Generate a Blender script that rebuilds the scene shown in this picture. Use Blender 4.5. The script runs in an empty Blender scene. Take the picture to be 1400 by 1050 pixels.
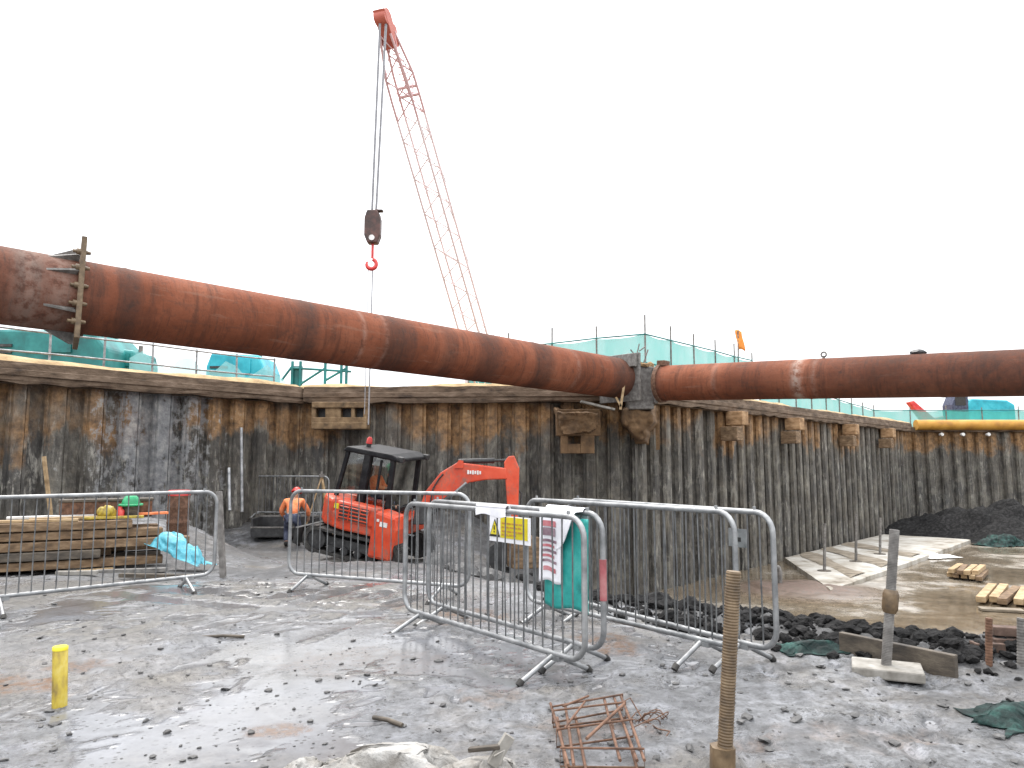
import bpy, bmesh, math, random
import numpy as np
from mathutils import Vector, Matrix, Euler
random.seed(7)
S = bpy.context.scene
C = S.collection
V = Vector
PI = math.pi
R = math.radians

# ------------------------------------------------------------------ camera
CAMZ = 1.45
TH = math.atan(107 / 1000)
cam = bpy.data.cameras.new('camera')
cam.sensor_width = 36
cam.lens = 36 * 1000 / 1400
cam.clip_start = .05
cam.clip_end = 3000
co = bpy.data.objects.new('camera', cam)
co.location = (0, 0, CAMZ)
co.rotation_euler = (PI / 2 + TH, 0, 0)
C.objects.link(co)
S.camera = co


def ray(x, y):
    dx, dy = (x - 700) / 1000, (525 - y) / 1000
    return V((dx, math.cos(TH) - dy * math.sin(TH), math.sin(TH) + dy * math.cos(TH)))


def P(x, y, Y):
    r = ray(x, y)
    return V((0, 0, CAMZ)) + r * (Y / r.y)


def G(x, y, z=0.0):
    r = ray(x, y)
    return V((0, 0, CAMZ)) + r * ((z - CAMZ) / r.z)


# ------------------------------------------------------------------ noise
def _h(i, j, s):
    n = (i.astype(np.int64) * 374761393 + j.astype(np.int64) * 668265263 + s * 974634777) & 0x7fffffff
    n = ((n ^ (n >> 13)) * 1274126177) & 0x7fffffff
    return ((n ^ (n >> 16)) & 0xffff) / 65535.0


def vnoise(x, y, s=0):
    i, j = np.floor(x), np.floor(y)
    fx, fy = x - i, y - j
    fx, fy = fx * fx * (3 - 2 * fx), fy * fy * (3 - 2 * fy)
    a, b = _h(i, j, s), _h(i + 1, j, s)
    c, d = _h(i, j + 1, s), _h(i + 1, j + 1, s)
    return (a * (1 - fx) + b * fx) * (1 - fy) + (c * (1 - fx) + d * fx) * fy


def fbm(x, y, s=0, o=4):
    t, a = 0, .5
    for k in range(o):
        t = t + a * (vnoise(x, y, s + k * 17) - .5)
        x, y, a = x * 2.03 + 3.1, y * 2.03 + 1.7, a * .5
    return t


def sstep(a, b, x):
    t = np.clip((x - a) / (b - a), 0, 1)
    return t * t * (3 - 2 * t)


def ground_base(X, Y):
    X, Y = np.asarray(X, float), np.asarray(Y, float)
    hl = np.interp(Y, [0, 5.5, 7, 8.6, 10, 12, 15.5, 17, 18, 20, 24], [0, 0, .05, .06, -.05, -.2, -.64, -.60, -.45, .1, .15])
    hl = hl + .9 * np.exp(-((X + 7.0) / 1.5) ** 2 - ((Y - 14.4) / 1.8) ** 2)
    hl = hl + .45 * np.exp(-((X + 10.2) ** 2 + (Y - 14.2) ** 2) / 2.2)
    low = hl + (-2.05 - hl) * sstep(-1.6, 2.6, X)
    yc = np.interp(X, [-6, -2.4, -.4, 1.1, 2.3, 3.2, 5, 9], [16, 12.5, 8.6, 7.2, 6.5, 5.7, 5.35, 5.2])
    d = Y - yc
    drop = sstep(0, 5.5, d)
    h = hl * (1 - drop) + low * drop
    # low ridge of dug soil along the crest, only right of the barriers
    h = h + .07 * np.exp(-((d - .1) / .42) ** 2) * sstep(.4, 1.8, X) * (1 - sstep(7, 9, X))
    return h, d


def gz(x, y):
    return float(ground_base(x, y)[0])


# ------------------------------------------------------------------ mesh builder
class MB:
    def __init__(s):
        s.v, s.f, s.m, s.s = [], [], [], []

    def add(s, vs, fs, mat=0, smooth=False):
        n = len(s.v)
        s.v += [tuple(p) for p in vs]
        for f in fs:
            s.f.append(tuple(i + n for i in f))
            s.m.append(mat)
            s.s.append(smooth)
        return s

    def box(s, c, size, rot=None, mat=0):
        c = V(c)
        x, y, z = size[0] / 2, size[1] / 2, size[2] / 2
        vs = [V((a, b, d)) for d in (-z, z) for a, b in ((-x, -y), (x, -y), (x, y), (-x, y))]
        if rot is not None:
            vs = [rot @ p for p in vs]
        return s.add([p + c for p in vs], [(3, 2, 1, 0), (4, 5, 6, 7), (0, 1, 5, 4), (1, 2, 6, 5), (2, 3, 7, 6), (3, 0, 4, 7)], mat)

    def bar(s, a, b, w, h, mat=0, up=(0, 0, 1)):
        a, b = V(a), V(b)
        d = (b - a)
        L = d.length
        d.normalize()
        u = V(up)
        sd = d.cross(u)
        if sd.length < 1e-4:
            sd = d.cross(V((1, 0, 0)))
        sd.normalize()
        u = sd.cross(d)
        m = Matrix((d, sd, u)).transposed()
        return s.box((a + b) / 2, (L, w, h), m, mat)

    def tube(s, pts, r, seg=8, mat=0, caps=True, closed=False):
        pts = [V(p) for p in pts]
        n = len(pts)
        rs = r if isinstance(r, (list, tuple)) else [r] * n
        vs, fs = [], []
        prev = None
        for i, p in enumerate(pts):
            if closed:
                t = pts[(i + 1) % n] - pts[i - 1]
            else:
                t = pts[min(i + 1, n - 1)] - pts[max(i - 1, 0)]
            t.normalize()
            if prev is None:
                a = t.cross(V((0, 0, 1)))
                if a.length < 1e-3:
                    a = t.cross(V((1, 0, 0)))
                a.normalize()
            else:
                a = prev - t * prev.dot(t)
                a.normalize()
            prev = a
            b = t.cross(a)
            for k in range(seg):
                q = 2 * PI * k / seg
                vs.append(p + (a * math.cos(q) + b * math.sin(q)) * rs[i])
        for i in range(n if closed else n - 1):
            j = (i + 1) % n
            for k in range(seg):
                l = (k + 1) % seg
                fs.append((i * seg + k, i * seg + l, j * seg + l, j * seg + k))
        s.add(vs, fs, mat, True)
        if caps and not closed:
            s.add(vs[:seg], [tuple(range(seg))[::-1]], mat)
            s.add(vs[-seg:], [tuple(range(seg))], mat)
        return s

    def prism(s, poly, d, mat=0):
        """poly: list of 3D points (planar), extruded by the vector d"""
        n = len(poly)
        d = V(d)
        vs = [V(p) - d / 2 for p in poly] + [V(p) + d / 2 for p in poly]
        fs = [tuple(range(n))[::-1], tuple(range(n, 2 * n))]
        fs += [(i, (i + 1) % n, n + (i + 1) % n, n + i) for i in range(n)]
        return s.add(vs, fs, mat)

    def grid(s, rows, mat=0, smooth=True):
        a, b = len(rows), len(rows[0])
        vs = [p for r in rows for p in r]
        fs = [(i * b + j, i * b + j + 1, (i + 1) * b + j + 1, (i + 1) * b + j) for i in range(a - 1) for j in range(b - 1)]
        return s.add(vs, fs, mat, smooth)

    def rock(s, c, size, rot=0, mat=0, sub=1, jit=.25, smooth=False):
        vs, fs = ICO[sub]
        q = Matrix.Rotation(rot, 3, 'Z') @ Matrix.Rotation(random.uniform(-.4, .4), 3, 'X')
        c = V(c)
        out = [c + q @ V((p[0] * size[0] * (1 + random.uniform(-jit, jit)), p[1] * size[1] * (1 + random.uniform(-jit, jit)), p[2] * size[2] * (1 + random.uniform(-jit, jit)))) for p in vs]
        return s.add(out, fs, mat, smooth)

    def blob(s, c, size, seed=0, amp=.2, fr=2.0, seg=32, rot=0, mat=0, ridge=True):
        """a lumpy closed sack: an ellipsoid creased by noise"""
        c = V(c)
        rows = []
        for i in range(seg // 2 + 1):
            th = PI * i / (seg // 2)
            row = []
            for j in range(seg + 1):
                ph = 2 * PI * (j % seg) / seg
                d = V((math.sin(th) * math.cos(ph), math.sin(th) * math.sin(ph), math.cos(th)))
                nn = fbm(np.array([d.x * fr + 5 + d.z]), np.array([d.y * fr + 9 - d.z * 1.3]), seed, 4)[0]
                if ridge:
                    nn = .25 - abs(nn) * 2
                k = 1 + amp * nn
                p = V((d.x * size[0] * k, d.y * size[1] * k, d.z * size[2] * k))
                row.append(c + Matrix.Rotation(rot, 3, 'Z') @ p)
            rows.append(row)
        return s.grid(rows, mat)


def _ico(sub):
    b = bmesh.new()
    bmesh.ops.create_icosphere(b, subdivisions=sub, radius=1)
    r = ([tuple(v.co) for v in b.verts], [tuple(v.index for v in f.verts) for f in b.faces])
    b.free()
    return r


ICO = {k: _ico(k) for k in (1, 2, 3)}
ORG = {}


def finish(me, mb, mats, recalc=True):
    me.from_pydata(mb.v, [], mb.f)
    for m in (mats if isinstance(mats, (list, tuple)) else [mats]):
        me.materials.append(m)
    me.polygons.foreach_set('material_index', mb.m)
    me.polygons.foreach_set('use_smooth', mb.s)
    if recalc:
        b = bmesh.new()
        b.from_mesh(me)
        bmesh.ops.recalc_face_normals(b, faces=b.faces)
        b.to_mesh(me)
        b.free()
    me.update()


def obj(name, mb, mats, parent=None, bev=0, world=True, sub=0, **props):
    """one mesh object; with world=True the vertices are world coordinates and are shifted to the parent's origin"""
    me = bpy.data.meshes.new(name)
    off = ORG.get(parent.name) if (parent is not None and world) else None
    if off is not None:
        mb.v = [(p[0] - off[0], p[1] - off[1], p[2] - off[2]) for p in mb.v]
    finish(me, mb, mats)
    o = bpy.data.objects.new(name, me)
    C.objects.link(o)
    if parent is not None:
        o.parent = parent
        ORG[o.name] = ORG.get(parent.name)
    if bev:
        m = o.modifiers.new('bevel', 'BEVEL')
        m.width = bev
        m.segments = 2
        m.limit_method = 'ANGLE'
        m.angle_limit = R(40)
    if sub:
        m = o.modifiers.new('subdivision', 'SUBSURF')
        m.levels = m.render_levels = sub
    for k, v in props.items():
        o[k] = v
    return o


def solo(name, mb, mats, label, cat, group=None, at=None, **k):
    """a thing that is a single mesh, origin at its base"""
    if at is None:
        a = np.array(mb.v)
        at = (float(a[:, 0].mean()), float(a[:, 1].mean()), float(a[:, 2].min()))
    mb.v = [(p[0] - at[0], p[1] - at[1], p[2] - at[2]) for p in mb.v]
    o = obj(name, mb, mats, **k)
    o.location = at
    o['label'] = label
    o['category'] = cat
    o['kind'] = 'thing'
    if group:
        o['group'] = group
    return o


def thing(name, label, cat, loc=(0, 0, 0), rotz=0, group=None):
    o = bpy.data.objects.new(name, None)
    C.objects.link(o)
    o.empty_display_size = .2
    o.location = loc
    o.rotation_euler = (0, 0, rotz)
    o['label'] = label
    o['category'] = cat
    o['kind'] = 'thing'
    if group:
        o['group'] = group
    ORG[o.name] = tuple(loc)
    return o


def dup(root, loc, rotz, label):
    r = root.copy()
    C.objects.link(r)
    r.location = loc
    r.rotation_euler = (0, 0, rotz)
    r['label'] = label
    for ch in list(root.children):
        c = ch.copy()
        C.objects.link(c)
        c.parent = r
        for g in list(ch.children):
            d = g.copy()
            C.objects.link(d)
            d.parent = c
    return r


# ------------------------------------------------------------------ materials
class NT:
    def __init__(s, name):
        s.mat = bpy.data.materials.new(name)
        s.mat.use_nodes = True
        s.t = s.mat.node_tree
        s.b = s.t.nodes['Principled BSDF']

    def n(s, ty, **kw):
        o = s.t.nodes.new(ty)
        for k, v in kw.items():
            setattr(o, k, v)
        return o

    def set(s, sock, val):
        if hasattr(val, 'is_output') or isinstance(val, bpy.types.NodeSocket):
            s.t.links.new(val, sock)
        else:
            if sock.type == 'RGBA' and len(val) == 3:
                val = (*val, 1)
            sock.default_value = val

    def pos(s, sc=(1, 1, 1), co='P', off=(0, 0, 0)):
        o = s.n('ShaderNodeNewGeometry').outputs['Position'] if co == 'P' else s.n('ShaderNodeTexCoord').outputs['Object']
        m = s.n('ShaderNodeMapping')
        s.set(m.inputs['Vector'], o)
        m.inputs['Scale'].default_value = sc
        m.inputs['Location'].default_value = off
        return m.outputs[0]

    def noise(s, vec, scale, detail=6, rough=.6, dist=0):
        o = s.n('ShaderNodeTexNoise')
        s.set(o.inputs['Vector'], vec)
        o.inputs['Scale'].default_value = scale
        o.inputs['Detail'].default_value = detail
        o.inputs['Roughness'].default_value = rough
        o.inputs['Distortion'].default_value = dist
        return o.outputs['Fac']

    def ramp(s, fac, stops):
        o = s.n('ShaderNodeValToRGB')
        s.set(o.inputs[0], fac)
        e = o.color_ramp.elements
        while len(e) < len(stops):
            e.new(.5)
        for el, (p, c) in zip(e, stops):
            el.position = p
            el.color = (*c, 1) if isinstance(c, (tuple, list)) else (c, c, c, 1)
        return o.outputs[0]

    def mix(s, fac, a, b, mode='MIX'):
        o = s.n('ShaderNodeMix', data_type='RGBA', blend_type=mode)
        s.set(o.inputs['Factor'], fac)
        s.set(o.inputs[6], a)
        s.set(o.inputs[7], b)
        return o.outputs[2]

    def math(s, op, a, b=0.0, clamp=False):
        o = s.n('ShaderNodeMath', operation=op, use_clamp=clamp)
        s.set(o.inputs[0], a)
        s.set(o.inputs[1], b)
        return o.outputs[0]

    def attr(s, name):
        return s.n('ShaderNodeAttribute', attribute_name=name).outputs['Fac']

    def xyz(s, vec):
        o = s.n('ShaderNodeSeparateXYZ')
        s.set(o.inputs[0], vec)
        return o.outputs

    def bump(s, h, strength=.4, dist=.02, nrm=None):
        o = s.n('ShaderNodeBump')
        s.set(o.inputs['Height'], h)
        o.inputs['Strength'].default_value = strength
        o.inputs['Distance'].default_value = dist
        if nrm is not None:
            s.set(o.inputs['Normal'], nrm)
        return o.outputs[0]

    def out(s, col=None, rough=None, metal=None, nrm=None, **kw):
        for k, v in (('Base Color', col), ('Roughness', rough), ('Metallic', metal), ('Normal', nrm)):
            if v is not None:
                s.set(s.b.inputs[k], v)
        for k, v in kw.items():
            s.set(s.b.inputs[k.replace('_', ' ')], v)
        return s.mat


def mot(name, cols, scale=3.0, st=(1, 1, 1), rough=.8, metal=0.0, bump=.3, bs=None, bd=.01, co='P', lo=.3, hi=.7, spec=None, rv=.12):
    """a mottled surface: a noise through a ramp of its colours, bumpy, with uneven gloss"""
    t = NT(name)
    p = t.pos(st, co)
    n = t.noise(p, scale, 8, .62)
    k = len(cols)
    c = t.ramp(n, [(lo + (hi - lo) * i / max(1, k - 1), q) for i, q in enumerate(cols)])
    n2 = t.noise(p, bs or scale * 6, 5, .65)
    rg = t.math('ADD', rough - rv / 2, t.math('MULTIPLY', n2, rv))
    kw = {}
    if spec is not None:
        kw['Specular_IOR_Level'] = spec
    return t.out(c, rg, metal, t.bump(n2, bump, bd), **kw)


def mat_machine():
    """worn orange-red paint with mud splashed on it and scratched edges"""
    t = NT('worn_orange_red_paint')
    p = t.pos(co='O')
    n1 = t.noise(p, 3, 6, .6)
    n2 = t.noise(p, 11, 8, .72)
    c = t.ramp(n1, [(.3, (.46, .04, .014)), (.5, (.60, .062, .02)), (.7, (.66, .095, .04))])
    mud = t.math('MULTIPLY', t.ramp(t.noise(t.pos((1, 1, .6), 'O'), 2.6, 9, .75), [(.50, 0), (.62, 1)]), t.ramp(n2, [(.42, .15), (.58, .85)]))
    c = t.mix(mud, c, (.17, .13, .10))
    c = t.mix(t.ramp(n2, [(.64, 0), (.70, .6)]), c, (.10, .045, .03))
    return t.out(c, t.math('ADD', .36, t.math('MULTIPLY', mud, .45)), 0.0, t.bump(t.math('ADD', n2, mud), .15, .01))


def g3(v):
    return (v, v, v)


# --- ground
def mat_ground():
    t = NT('wet_grey_mud')
    p = t.pos()
    n1 = t.noise(p, .8, 6, .6)
    n2 = t.noise(p, 5, 9, .74)
    n3 = t.noise(p, 17, 8, .75)
    n4 = t.noise(t.pos((1, 1.6, 1)), 48, 5, .7)
    c = t.ramp(n1, [(.3, (.085, .087, .092)), (.5, (.135, .138, .146)), (.72, (.19, .192, .197))])
    m2 = t.ramp(n2, [(.37, (.30, .29, .28)), (.45, (.70, .70, .70)), (.52, (1.0, 1.0, 1.0)), (.62, (1.5, 1.5, 1.55))])
    c = t.mix(1, c, m2, 'MULTIPLY')
    m3 = t.ramp(n3, [(.39, (.34, .33, .32)), (.47, (.95, .95, .95)), (.60, (1.35, 1.35, 1.35))])
    c = t.mix(.7, c, m3, 'MULTIPLY')
    m4 = t.ramp(n4, [(.36, (.42, .42, .42)), (.48, (1, 1, 1)), (.62, (1.3, 1.3, 1.3))])
    c = t.mix(.5, c, m4, 'MULTIPLY')
    vo = t.n('ShaderNodeTexVoronoi')
    t.set(vo.inputs['Vector'], p)
    vo.inputs['Scale'].default_value = 21
    vo.inputs['Randomness'].default_value = 1
    fleck = t.math('MULTIPLY', t.ramp(vo.outputs['Distance'], [(.14, 1), (.30, 0)]), t.ramp(t.noise(p, 3.3, 5, .7), [(.43, 0), (.52, 1)]))
    # brownish fines washed over the grey
    tan = t.ramp(t.noise(t.pos((1, 1, 1), off=(11, 4, 0)), .6, 9, .7), [(.48, 0), (.64, .55)])
    c = t.mix(tan, c, t.ramp(n3, [(.35, (.085, .07, .052)), (.65, (.26, .22, .17))]))
    dk = t.math('MULTIPLY', t.attr('dark'), t.ramp(n2, [(.34, .55), (.55, 1)]))
    c = t.mix(dk, c, t.ramp(n3, [(.3, (.014, .014, .015)), (.55, (.05, .049, .049)), (.75, (.11, .108, .11))]))
    fl = t.attr('floor')
    nf = t.noise(t.pos((1, 1, 1)), .35, 7, .62)
    fc = t.ramp(nf, [(.33, (.115, .088, .058)), (.50, (.17, .135, .093)), (.60, (.235, .205, .165)), (.70, (.34, .32, .29))])
    fc = t.mix(.6, fc, m2, 'MULTIPLY')
    c = t.mix(fl, c, fc)
    red = t.math('MULTIPLY', t.attr('red'), t.ramp(n2, [(.3, .4), (.6, 1)]))
    c = t.mix(t.math('MULTIPLY', red, .85), c, t.ramp(n3, [(.4, (.05, .028, .022)), (.6, (.15, .085, .066))]))
    wet = t.attr('wet')
    c = t.mix(t.math('MULTIPLY', wet, .5), c, (.165, .170, .186))
    pool = t.attr('pool')
    c = t.mix(t.math('MULTIPLY', pool, .6), c, t.ramp(n1, [(.35, (.115, .11, .105)), (.6, (.165, .17, .185))]))
    br = t.math('MULTIPLY', t.attr('brown'), t.ramp(n2, [(.38, .3), (.55, .85)]))
    c = t.mix(t.math('MULTIPLY', br, t.math('SUBTRACT', 1.0, t.math('MULTIPLY', pool, .6))), c, t.ramp(n3, [(.40, (.055, .048, .040)), (.5, (.10, .09, .075)), (.62, (.17, .155, .13))]))
    clay = t.math('MULTIPLY', t.attr('clay'), t.ramp(n3, [(.40, .1), (.54, 1)]))
    c = t.mix(clay, c, t.ramp(n4, [(.35, (.045, .019, .006)), (.65, (.17, .077, .022))]))
    c = t.mix(t.math('MULTIPLY', fleck, t.math('SUBTRACT', .85, fl, True)), c, (.03, .029, .028))
    # sheen: water lies in the lows, the churned parts are duller
    film = t.ramp(t.noise(t.pos(off=(3, 7, 0)), 1.3, 7, .68), [(.40, .62), (.52, .34), (.64, .14)])
    rg = t.mix(wet, film, (.26, .26, .26))
    rg = t.mix(pool, rg, (.07, .07, .07))
    rg = t.mix(t.attr('dark'), rg, (.6, .6, .6))
    rg = t.mix(fl, rg, t.ramp(nf, [(.36, .05), (.52, .10), (.64, .45)]))
    rg = t.mix(t.math('MAXIMUM', red, clay), rg, (.7, .7, .7))
    rg = t.math('ADD', rg, t.math('MULTIPLY', t.math('SUBTRACT', n3, .5), t.math('SUBTRACT', .3, t.math('MULTIPLY', pool, .26))), True)
    h = t.math('ADD', n2, t.math('MULTIPLY', n3, .5))
    h = t.math('ADD', h, t.math('MULTIPLY', n4, .18))
    h = t.math('MULTIPLY', h, t.math('SUBTRACT', 1.0, t.math('MAXIMUM', t.math('MAXIMUM', t.math('MULTIPLY', wet, .7), t.math('MULTIPLY', pool, .97)), t.math('MULTIPLY', fl, .97))))
    return t.out(c, rg, 0.0, t.bump(h, .85, .045), Specular_IOR_Level=.6)


def mat_wall(name, seed, pale, amount=1.0):
    """steel sheet piles: rust and clay stain above, grey slurry and lime runs below"""
    t = NT(name)
    off = (seed * 7.3, seed * 3.1, 0)
    p = t.pos(off=off)
    z = t.xyz(t.n('ShaderNodeNewGeometry').outputs['Position'])[2]
    st = t.pos((1, 1, .24), off=off)
    s1 = t.noise(st, 2.6, 8, .7)
    s2 = t.noise(st, 7.5, 7, .7, .4)
    s3 = t.noise(t.pos((1, 1, .16), off=off), 8, 8, .72)
    b1 = t.noise(p, .8, 6, .62)
    b2 = t.noise(p, 5, 8, .7)
    low = t.ramp(s1, [(.28, (.028, .026, .024)), (.43, (.064, .058, .050)), (.57, (.115, .106, .090)), (.72, (.19, .178, .152))])
    low = t.mix(t.ramp(b1, [(.45, 0), (.7, .6)]), low, (.06, .062, .066))
    low = t.mix(.6, low, t.ramp(s3, [(.34, (.5, .49, .48)), (.5, (1, 1, 1)), (.68, (1.6, 1.56, 1.45))]), 'MULTIPLY')
    sm = t.noise(t.pos((1, 1, .7), off=(off[0] + 4, 3, 1)), 1.7, 9, .72, .6)
    low = t.mix(t.ramp(sm, [(.52, 0), (.60, .55)]), low, (.19, .18, .155))
    low = t.mix(t.ramp(sm, [(.36, .6), (.45, 0)]), low, (.045, .04, .034))
    low = t.mix(.8, low, t.ramp(b2, [(.32, (.5, .5, .5)), (.5, (1, 1, 1)), (.7, (1.5, 1.45, 1.35))]), 'MULTIPLY')
    lime = t.math('MULTIPLY', t.ramp(s2, [(.53, 0), (.66, 1)]), t.ramp(b1, [(.38, .1), (.6, 1)]))
    low = t.mix(t.math('MULTIPLY', lime, pale), low, (.44, .42, .37))
    # clay band: ragged lower edge round z = 2.1
    zz = t.math('ADD', z, t.math('MULTIPLY', t.math('SUBTRACT', b1, .5), 2.8))
    zz = t.math('ADD', zz, t.math('MULTIPLY', t.math('SUBTRACT', s1, .5), 2.0))
    band = t.n('ShaderNodeMapRange')
    t.set(band.inputs[0], zz)
    band.inputs[1].default_value, band.inputs[2].default_value = 1.9, 2.3
    up = t.ramp(b2, [(.28, (.05, .032, .02)), (.42, (.16, .088, .038)), (.56, (.30, .17, .075)), (.72, (.40, .28, .16))])
    up = t.mix(t.ramp(s1, [(.5, 0), (.66, .6)]), up, (.07, .055, .042))
    patch = t.ramp(t.noise(t.pos(off=(seed * 5 + 2.2, 8, 0)), .42, 4, .5), [(.43, .06), (.52, amount)])
    c = t.mix(t.math('MULTIPLY', band.outputs[0], patch), low, up)
    if seed == 1:
        # a pale grey slurry splash down the left wall
        x_ = t.xyz(t.n('ShaderNodeNewGeometry').outputs['Position'])[0]
        dx_ = t.math('ABSOLUTE', t.math('ADD', x_, 8.35))
        f_ = t.math('SUBTRACT', 1.0, t.math('MULTIPLY', dx_, .75))
        f_ = t.math('ADD', f_, t.math('MULTIPLY', t.math('SUBTRACT', b2, .5), 2.2))
        f_ = t.math('ADD', f_, t.math('MULTIPLY', t.math('SUBTRACT', s1, .5), 2.6))
        sp = t.ramp(f_, [(.42, 0), (.62, .8)])
        c = t.mix(sp, c, t.ramp(b2, [(.34, (.10, .105, .115)), (.5, (.20, .205, .215)), (.64, (.33, .33, .32))]))
    h = t.math('ADD', t.math('MULTIPLY', b2, 1.0), t.math('MULTIPLY', s2, .6))
    return t.out(c, t.math('ADD', .5, t.math('MULTIPLY', b2, .5)), 0.0, t.bump(h, .8, .06))


def mat_tube():
    t = NT('red_primer_steel')
    p = t.pos(co='O')
    st = t.pos((2.2, .35, .35), 'O')       # streaks round the girth
    n1 = t.noise(p, .9, 7, .65)
    n2 = t.noise(p, 7, 8, .7)
    n3 = t.noise(st, 3.2, 8, .7)
    c = t.ramp(n1, [(.3, (.125, .041, .021)), (.5, (.195, .064, .034)), (.7, (.26, .097, .055))])
    c = t.mix(t.ramp(n3, [(.36, .6), (.50, 0)]), c, (.075, .034, .024))
    c = t.mix(t.ramp(n2, [(.30, .6), (.44, 0)]), c, (.06, .035, .027))
    n5 = t.noise(t.pos((5, .45, .45), 'O'), 4.2, 8, .7)
    c = t.mix(t.ramp(n5, [(.57, 0), (.66, .55)]), c, (.06, .034, .026))
    n6 = t.noise(p, 26, 6, .7)
    c = t.mix(t.ramp(n6, [(.58, 0), (.66, .5)]), c, (.10, .05, .03))
    # handling scuffs along the pipe
    sc = t.noise(t.pos((.25, 2, 2), 'O'), 4, 8, .72)
    c = t.mix(t.ramp(sc, [(.57, 0), (.68, .4)]), c, (.25, .14, .10))
    c = t.mix(t.ramp(sc, [(.30, .45), (.42, 0)]), c, (.08, .045, .035))
    c = t.mix(t.math('MULTIPLY', t.attr('soot'), t.ramp(n2, [(.3, 1), (.7, .55)])), c, (.05, .033, .028))
    pale = t.math('MULTIPLY', t.ramp(t.noise(t.pos((6, .6, .6), 'O'), 3.4, 7, .75), [(.66, 0), (.74, .5)]), t.ramp(n1, [(.4, .2), (.6, 1)]))
    c = t.mix(pale, c, (.34, .28, .24))
    c = t.mix(t.math('MULTIPLY', t.attr('pale'), t.ramp(n2, [(.4, .1), (.55, 1)])), c, (.46, .41, .36))
    return t.out(c, t.math('ADD', .62, t.math('MULTIPLY', n2, .3)), 0.0, t.bump(t.math('ADD', n2, n3), .45, .025), Specular_IOR_Level=.12)


def mat_net(name, col, dens):
    t = NT(name)
    tr = t.n('ShaderNodeBsdfTransparent')
    mx = t.n('ShaderNodeMixShader')
    n = t.noise(t.pos((1, 1, .5)), 1.6, 5, .6)
    f = t.math('ADD', dens - .18, t.math('MULTIPLY', n, .36), True)
    t.set(mx.inputs[0], f)
    t.set(mx.inputs[1], tr.outputs[0])
    tl = t.n('ShaderNodeBsdfTranslucent')
    tl.inputs[0].default_value = (*col, 1)
    m2 = t.n('ShaderNodeMixShader')
    m2.inputs[0].default_value = .45
    t.out(t.ramp(n, [(.3, tuple(q * .7 for q in col)), (.7, col)]), .8)
    t.set(m2.inputs[1], t.b.outputs[0])
    t.set(m2.inputs[2], tl.outputs[0])
    t.set(mx.inputs[2], m2.outputs[0])
    t.set(t.n('ShaderNodeOutputMaterial').inputs[0] if False else t.t.nodes['Material Output'].inputs[0], mx.outputs[0])
    return t.mat


def mat_glass():
    t = NT('cab_glass')
    tr = t.n('ShaderNodeBsdfTransparent')
    tr.inputs[0].default_value = (.90, .95, .94, 1)
    gl = t.n('ShaderNodeBsdfGlossy')
    gl.inputs['Roughness'].default_value = .04
    fr = t.n('ShaderNodeFresnel')
    fr.inputs[0].default_value = 1.6
    mx = t.n('ShaderNodeMixShader')
    t.set(mx.inputs[0], t.math('ADD', fr.outputs[0], .10, True))
    t.set(mx.inputs[1], tr.outputs[0])
    t.set(mx.inputs[2], gl.outputs[0])
    t.set(t.t.nodes['Material Output'].inputs[0], mx.outputs[0])
    return t.mat


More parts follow.
